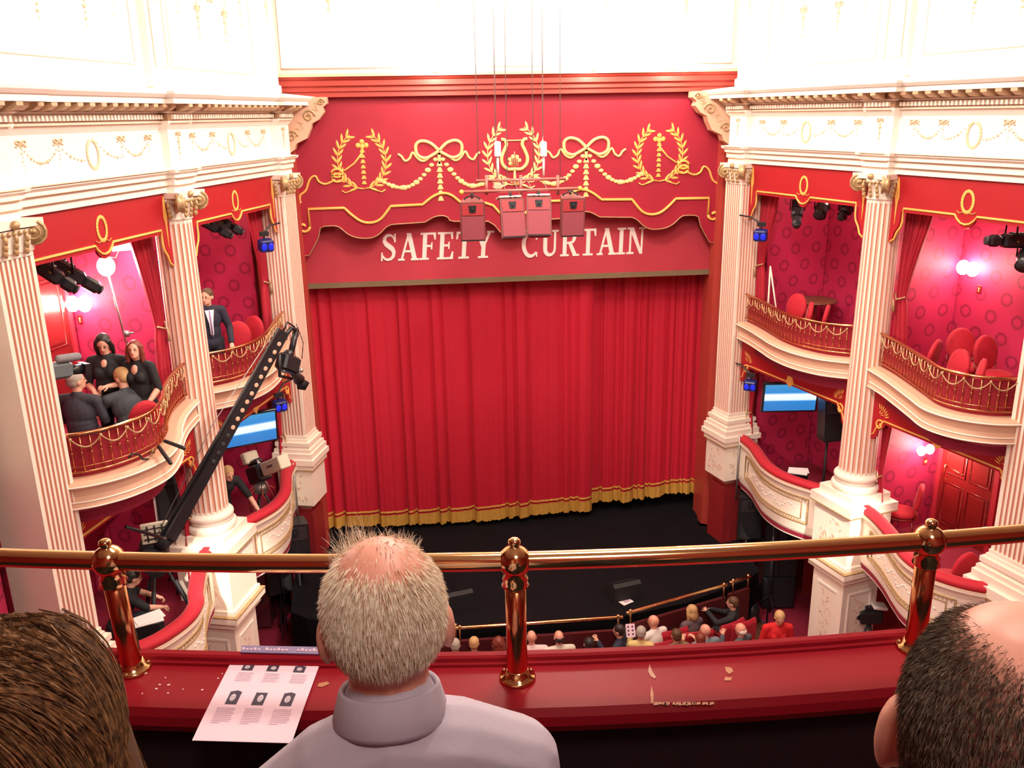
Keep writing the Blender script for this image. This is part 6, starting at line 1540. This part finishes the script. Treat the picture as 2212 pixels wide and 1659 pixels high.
# brown aisle boards
p0, p1, p2, p3 = [onZ(u, v, .02) for u, v in ((1560, 1330), (1600, 1310), (1760, 1440), (1690, 1450))]
mb = MB()
e0, e1 = p1-p0, p2-p3
for k in range(7):
    a0, a1 = k/7+.01, (k+1)/7-.01; q = [p0+e0*a0, p0+e0*a1, p3+e1*a1, p3+e1*a0]; mb2 = MB(); mb2.add([(x.x, x.y, .03) for x in q]+[(x.x, x.y, 0) for x in q], [(0, 1, 2, 3), (7, 6, 5, 4), (0, 4, 5, 1), (1, 5, 6, 2), (2, 6, 7, 3), (3, 7, 4, 0)])
    if k == 0: aisle = thing('aisle_floor', (p0+p2)/2, 'strip of brown boards at the end of the front rows', 'floorboards', kind='thing')
    obj('board', mb2, brownwood, aisle)
mb = MB(); mb.tube([V(p1.x, p1.y, .05), V(p2.x, p2.y, .05)], .03, 4); obj('metal_nosing', mb, silver, aisle)

# ---- crane with camera
piv = onW(362, 1162, -1, .15); tip = onW(612, 716, -1, 1.25)
t = thing('camera_crane', W(-1, 1.6, -.1, ZLF), 'black camera crane reaching out of the lower box past the round column', 'crane')
mb = MB(); mb.tube([piv, tip], [.115, .085], 4, smooth=False); obj('beam', mb, blackgloss, t)
d = (tip-piv).normalized(); up = V(0, 0, 1); sdv = d.cross(up).normalized(); upn = sdv.cross(d)
vw = (CAM-(piv+tip)/2).normalized(); fn = (sdv if sdv.dot(vw) > 0 else -sdv)
mb = MB()
for k in range(15):
    q = piv + (tip-piv)*(.36+.62*k/15); mb2 = MB(); R = Matrix.Translation(q + fn*.078*(1-.25*k/15) + upn*0) @ fn.to_track_quat('Z', 'Y').to_matrix().to_4x4(); mb2.lathe([(.030, -.03), (.032, .004), (.022, .005)], 12, R); obj('lightening_hole', mb2, pinkcream if k > 3 else darkgrey, t)
for o_ in (upn*.10, -upn*.10): mb = MB(); mb.tube([piv+o_, tip+o_*.9], .016, 6); obj('edge_tube', mb, darkgrey, t)
mb = MB(); mb.tube([piv + upn*.16, piv + (tip-piv)*.5 + upn*.25, tip + upn*.12], .006, 5); obj('tension_cable', mb, grey, t)
mb = MB(); c0 = tip; e = onW(640, 712, -1, 1.30); mb.tube([c0 - d*.1 - upn*.04, c0 + V(.1, .1, .02), e, e - V(0, 0, .10)], .030, 6); mb.tube([c0, c0 + V(.06, .04, .12), e + V(-.02, 0, .04)], .014, 6); mb.tube([e, onW(628, 765, -1, 1.27)], .045, 8); obj('head_arm', mb, blackgloss, t)
pc = onW(622, 785, -1, 1.25)
mb = MB(); mb.box((0, 0, 0), (.20, .36, .24), Matrix.Translation(pc) @ Matrix.Rotation(-.5, 4, 'Z') @ Matrix.Rotation(-.5, 4, 'X'), bev=.03); mb.ell((pc.x+.02, pc.y, pc.z+.14), (.08, .08, .06), 10, 8); obj('camera_body', mb, blackgloss, t)
mb = MB(); q = onW(646, 820, -1, 1.22); mb.tube([pc + (q-pc)*.4, pc + (q-pc)*.75, q], [.07, .06, .085], 12); obj('lens', mb, darkgrey, t)
mb = MB(); q2 = onW(652, 832, -1, 1.2); mb.tube([q, q2 + V(.03, -.05, 0)], [.05, .10], 4); obj('lens_hood', mb, black, t)
for (u, v) in ((612, 800), (637, 790), (650, 800)): q = onW(u, v, -1, 1.24); mb = MB(); mb.lathe([(.035, -.02), (.035, .02)], 12, Matrix.Translation(q) @ Matrix.Rotation(1.2, 4, 'X')); obj('knob', mb, grey, t)
mb = MB(); mb.tube([onW(604, 765, -1, 1.25), onW(604, 812, -1, 1.25), onW(630, 818, -1, 1.25)], .025, 6); mb.tube([onW(640, 700, -1, 1.3), onW(655, 740, -1, 1.3), onW(652, 775, -1, 1.28)], .006, 5); obj('cradle', mb, blackgloss, t)
# head of the crane base with screen and tripod
bp = W(-1, 1.75, -.15, ZLF); hub = V(bp.x, bp.y, 3.75)
mb = MB(); mb.tube([piv, hub], .10, 8); mb.ell(tuple(hub + V(0, 0, .0)), (.20, .20, .22), 12, 8); obj('pivot_head', mb, black, t)
for a in (0.4, 2.5, 4.6):
    mb = MB(); f = bp + V(.45*math.cos(a), .45*math.sin(a), 0); mb.tube([hub, f], .022, 6); mb.tube([hub + (f-hub)*.45 + V(0, 0, .05), hub + (f-hub)*.95], .030, 6); obj('leg', mb, black, t)
q = onW(335, 1150, -1, .0); mb = MB(); R = Matrix.Translation(q) @ Matrix.Rotation(.3, 4, 'Z'); mb.box((0, 0, 0), (.34, .05, .28), R, bev=.01)
obj('monitor', mb, beige, t); mb = MB()
for k in (-1, 0, 1): mb.box((k*.09, -.03, 0), (.018, .01, .22), R)
for k in (-1, 0, 1): mb.box((0, -.032, k*.07), (.28, .008, .014), R)
obj('monitor_grid', mb, black, t); mb = MB(); mb.tube([onW(272, 1138, -1, .35), onW(352, 1162, -1, .35), piv], .022, 6); obj('pan_bar', mb, blackgloss, t)
cwt = piv - d*.35; mb = MB(); mb.lathe([(.16, -.14), (.16, .14)], 20, Matrix.Translation(cwt) @ sdv.to_track_quat('Z', 'Y').to_matrix().to_4x4()); obj('counterweight', mb, black, t)
# papers lying inside the box by the rail
for sd, u, v, z, w, yaw, lab in ((-1, 352, 1338, 2.52, .34, .4, 'white sheets on the floor behind the velvet rail, near the crane tripod'), (1, 1703, 1020, 2.56, .32, -.5, 'pale sheet on the floor behind the velvet rail, under the video screen')):
    p = onZ(u, v, 3.26); p = V(*[p.x, p.y, 0]) - SN[sd]*.20; mb = MB(); R = Matrix.Translation((p.x, p.y, 3.24)) @ Matrix.Rotation(yaw, 4, 'Z'); mb.box((0, 0, 0), (w, .24, .012), R); mb.box((.02, .03, .012), (w, .22, .006), R @ Matrix.Rotation(.2, 4, 'Z')); o = obj('paper', mb, paperm, label=lab.replace('floor', 'sill'), cat='paper')
    mb = MB(); mb.box((p.x-0, p.y, 2.84), (w*.9, .2, .78)); obj('equipment_case', mb, black, label='black case holding the white sheets, %s box' % side_pos(sd), cat='case')
# broadcast camera in the stage-side lower box
pc = onW(560, 1022, -1, -.05); t = thing('broadcast_camera', (pc.x, pc.y, ZLF), 'large broadcast camera with a long beige lens in the lower box', 'camera')
le = onW(598, 1006, -1, .42)
R = lookM(pc, le + (le-pc)*1.0); L = (le-pc).length
mb = MB(); mb.box((0, L*.95, .02), (.20, .62, .22), R, bev=.015); obj('lens_housing', mb, beige, t)
mb = MB(); mb.box((-.102, L*.95, .03), (.01, .20, .035), R); mb.box((.102, L*.95, .03), (.01, .20, .035), R); obj('lens_label', mb, grey, t)
mb = MB(); mb.box((0, -.02, 0), (.24, .42, .30), R, bev=.03); mb.box((0, -.02, .20), (.14, .30, .08), R, bev=.02); obj('camera_body', mb, blackgloss, t)
mb = MB(); mb.box((0, -.12, .30), (.26, .14, .20), R, bev=.02); obj('viewfinder', mb, beige, t); mb = MB(); mb.box((.06, .10, .12), (.05, .02, .18), R @ Matrix.Rotation(.5, 4, 'Z')); obj('call_sheet', mb, paperm, t)
q = pc - V(0, 0, .25); mb = MB(); mb.ell(tuple(q), (.14, .14, .12), 12, 8); mb.box(tuple(q - V(0, 0, .05)), (.2, .2, .1), bev=.02); obj('pan_head', mb, grey, t)
for a in (0.2, 2.3, 4.4): mb = MB(); mb.tube([q, (pc.x+.34*math.cos(a), pc.y+.30*math.sin(a), ZLF)], .020, 6); obj('leg', mb, darkgrey, t)
mb = MB(); rr = random.Random(2)
for k in range(6): 
    a = rr.uniform(0, 6); mb.tube([q + V(.1*math.cos(a), .1*math.sin(a), .1*rr.random()), q + V(.22*math.cos(a), .22*math.sin(a), -.05), q + V(.25*math.cos(a+.5), .25*math.sin(a+.5), -.35)], .010, 5)
obj('cables', mb, mat('orange_cable', (.35, .05, .02), .5), t, kind='stuff')
# second camera at the foot of the white pier, and the shoulder camera in the upper box
pc = onZ(1880, 1330, 1.35); t = thing('broadcast_camera', (pc.x, pc.y, 0), 'black television camera standing beyond the white pier, lens to the stage', 'camera')
R = lookM(pc, pc + V(-.9, .12, -.08)); mb = MB(); mb.box((0, 0, 0), (.18, .36, .22), R, bev=.02); obj('camera_body', mb, blackgloss, t); mb = MB(); mb.tube([R @ V(0, .15, 0), R @ V(0, .34, 0), R @ V(0, .36, 0), R @ V(0, .42, 0)], [.055, .045, .065, .075], 12); obj('lens', mb, darkgrey, t)
mb = MB(); mb.box((0, -.10, .19), (.20, .22, .05), R @ Matrix.Rotation(.2, 4, 'X'), bev=.01); obj('viewfinder', mb, paperm, t); mb = MB(); mb.box((0, -.02, .14), (.10, .2, .07), R); obj('top_handle', mb, black, t)
for a in (.5, 2.6, 4.7): mb = MB(); mb.tube([pc - V(0, 0, .12), (pc.x+.4*math.cos(a), pc.y+.4*math.sin(a), 0)], .02, 6); obj('leg', mb, darkgrey, t)
pc = onW(124, 800, -1, .05); t = thing('shoulder_camera', pc, 'grey-green shoulder camera with a fluffy microphone beside the fluted pilaster', 'camera')
R = lookM(pc, pc + V(.6, .75, -.1)); mb = MB(); mb.box((0, -.05, 0), (.15, .40, .18), R, bev=.03); obj('camera_body', mb, mat('grey_green', (.12, .15, .16), .5), t); mb = MB(); mb.tube([R @ V(0, .12, -.02), R @ V(0, .26, -.02)], [.05, .06], 12); mb.box((0, .30, -.02), (.16, .06, .12), R); obj('lens', mb, blackgloss, t)
mb = MB(); mb.tube([R @ V(.05, 0, .13), R @ V(.05, .20, .13)], .045, 10, round_=True); obj('microphone', mb, mat('grey_fluff', (.22, .22, .24), .9), t); mb = MB(); mb.tube([R @ V(0, -.1, -.1), R @ V(0, -.12, -.35)], .05, 8, round_=True); mb.tube([R @ V(0, -.12, -.35), (R @ V(0, -.12, -.35)).xy.to_3d() + V(0, 0, ZUF)], .02, 6); obj('support', mb, black, t)
# film light on its stand with a reflector card
b0 = onZ(262, 770, ZUF+1.0) ; top = onW(229, 575, -1, -.75); foot = V(top.x+.12, top.y+.05, ZUF)
t = thing('film_light', foot, 'bright film light on a tall silver stand behind the two women', 'lamp')
mb = MB(); mb.tube([top, foot + V(0, 0, 1.0)], .016, 8); obj('pole', mb, silver, t); mb = MB(); mb.tube([foot + V(0, 0, 1.1), foot + V(0, 0, .1)], .022, 8); obj('lower_pole', mb, silver, t)
for z in (1.0, 1.35): mb = MB(); q = foot + (top-foot)*(z/(top.z-foot.z)) if False else foot + V(0, 0, z); mb.lathe([(.03, -.04), (.05, 0), (.03, .04)], 10, Matrix.Translation(q)); mb.tube([q, q + V(.10, -.04, .02)], .014, 6); obj('clamp', mb, grey, t)
mb = MB(); mb.ell(tuple(top), (.11, .11, .13), 14, 10); obj('bulb', mb, glow('film_bulb', (1, .96, .95), 60), t)
for a in (.3, 2.4, 4.5): mb = MB(); mb.tube([foot + V(0, 0, .5), foot + V(.35*math.cos(a), .35*math.sin(a), 0)], .012, 6); obj('leg', mb, silver, t)
q = onW(262, 528, -1, -.85); mb = MB(); mb.box((0, 0, 0), (.26, .02, .20), Matrix.Translation(q) @ Matrix.Rotation(.4, 4, 'Z') @ Matrix.Rotation(-.7, 4, 'X'), bev=.005); mb.tube([q, q + V(-.10, 0, -.18), top + V(.02, 0, .12)], .007, 5); obj('reflector_card', mb, beige, t)
point('film_light_light', top + V(.17, -.14, 0), 60, (1, .93, .92), .07)
# twin microphones on the ledge
for (u, v, u2, v2, lab) in ((357, 953, 397, 968, 'upper short black microphone clamped outside the brass rail'), (343, 965, 368, 1000, 'lower short black microphone clamped outside the brass rail')):
    a, b = onW(u, v, -1, .82), onW(u2, v2, -1, 1.05); t = thing('microphone', a, lab, 'microphone'); mb = MB(); mb.tube([a, b], [.022, .024], 10, round_=True); obj('body', mb, blackgloss, t); c = onW(330, 975, -1, .72); mb = MB(); mb.tube([a, c], .008, 5); mb.ell(tuple(c), (.03, .03, .03), 8, 6); obj('clamp', mb, oldgilt, t)
c = onW(300, 985, -1, .75); mb = MB(); mb.tube([onW(278, 990, -1, .76), onW(285, 980, -1, .78), onW(300, 982, -1, .76), onW(308, 992, -1, .75), onW(330, 992, -1, .70)], .012, 6); obj('microphone_cable', mb, black, label='black cable looped along the balusters next to the microphones', cat='cable')
# table behind the chairs
p = onZ(1762, 648, ZUF+.74); t = thing('round_table', (p.x, p.y, ZUF), 'small round wooden table behind the three red chairs', 'table'); mb = MB(); mb.lathe([(.36, .71), (.38, .72), (.38, .74), (.36, .75)], 24, Matrix.Translation((p.x, p.y, ZUF))); obj('tabletop', mb, brownwood, t)
mb = MB(); mb.lathe([(.20, 0), (.18, .03), (.04, .07), (.03, .5), (.05, .71)], 14, Matrix.Translation((p.x, p.y, ZUF))); obj('pedestal', mb, darkwood, t)
# white pole and prop in the upper stage-side box
a, b = onW(1664, 575, 1, -.25), onW(1661, 640, 1, -.25); t = thing('tripod', (b.x, b.y, ZUF), 'slim white tripod standing behind the rail by the drape', 'tripod')
for q in (V(b.x, b.y, ZUF), V(b.x+.25, b.y-.1, ZUF), V(b.x+.1, b.y+.2, ZUF)): mb = MB(); mb.tube([a, q], .014, 6); obj('leg', mb, cream, t)
# metal pipes hanging on the box front ends
for sd, us, lab in ((-1, ((633, 1000), (650, 1110)), 'thin grey pipe down the end of the cream box front, left of stage'), (1, ((1598, 942), (1592, 1050)), 'thin grey pipe down the end of the cream box front, right of stage')):
    a = onW(*us[0], sd, .08); mb = MB(); mb.tube([a, V(a.x, a.y, 2.05)], .018, 6); obj('grey_pipe', mb, grey, label=lab, cat='pipe')

for o in bpy.data.objects:
    n = o.name.split('.')[0]
    if o.parent is not None and n in ('acanthus', 'relief', 'bead_moulding', 'swag', 'flower_drop', 'screws', 'wiring') : o['kind'] = 'stuff'
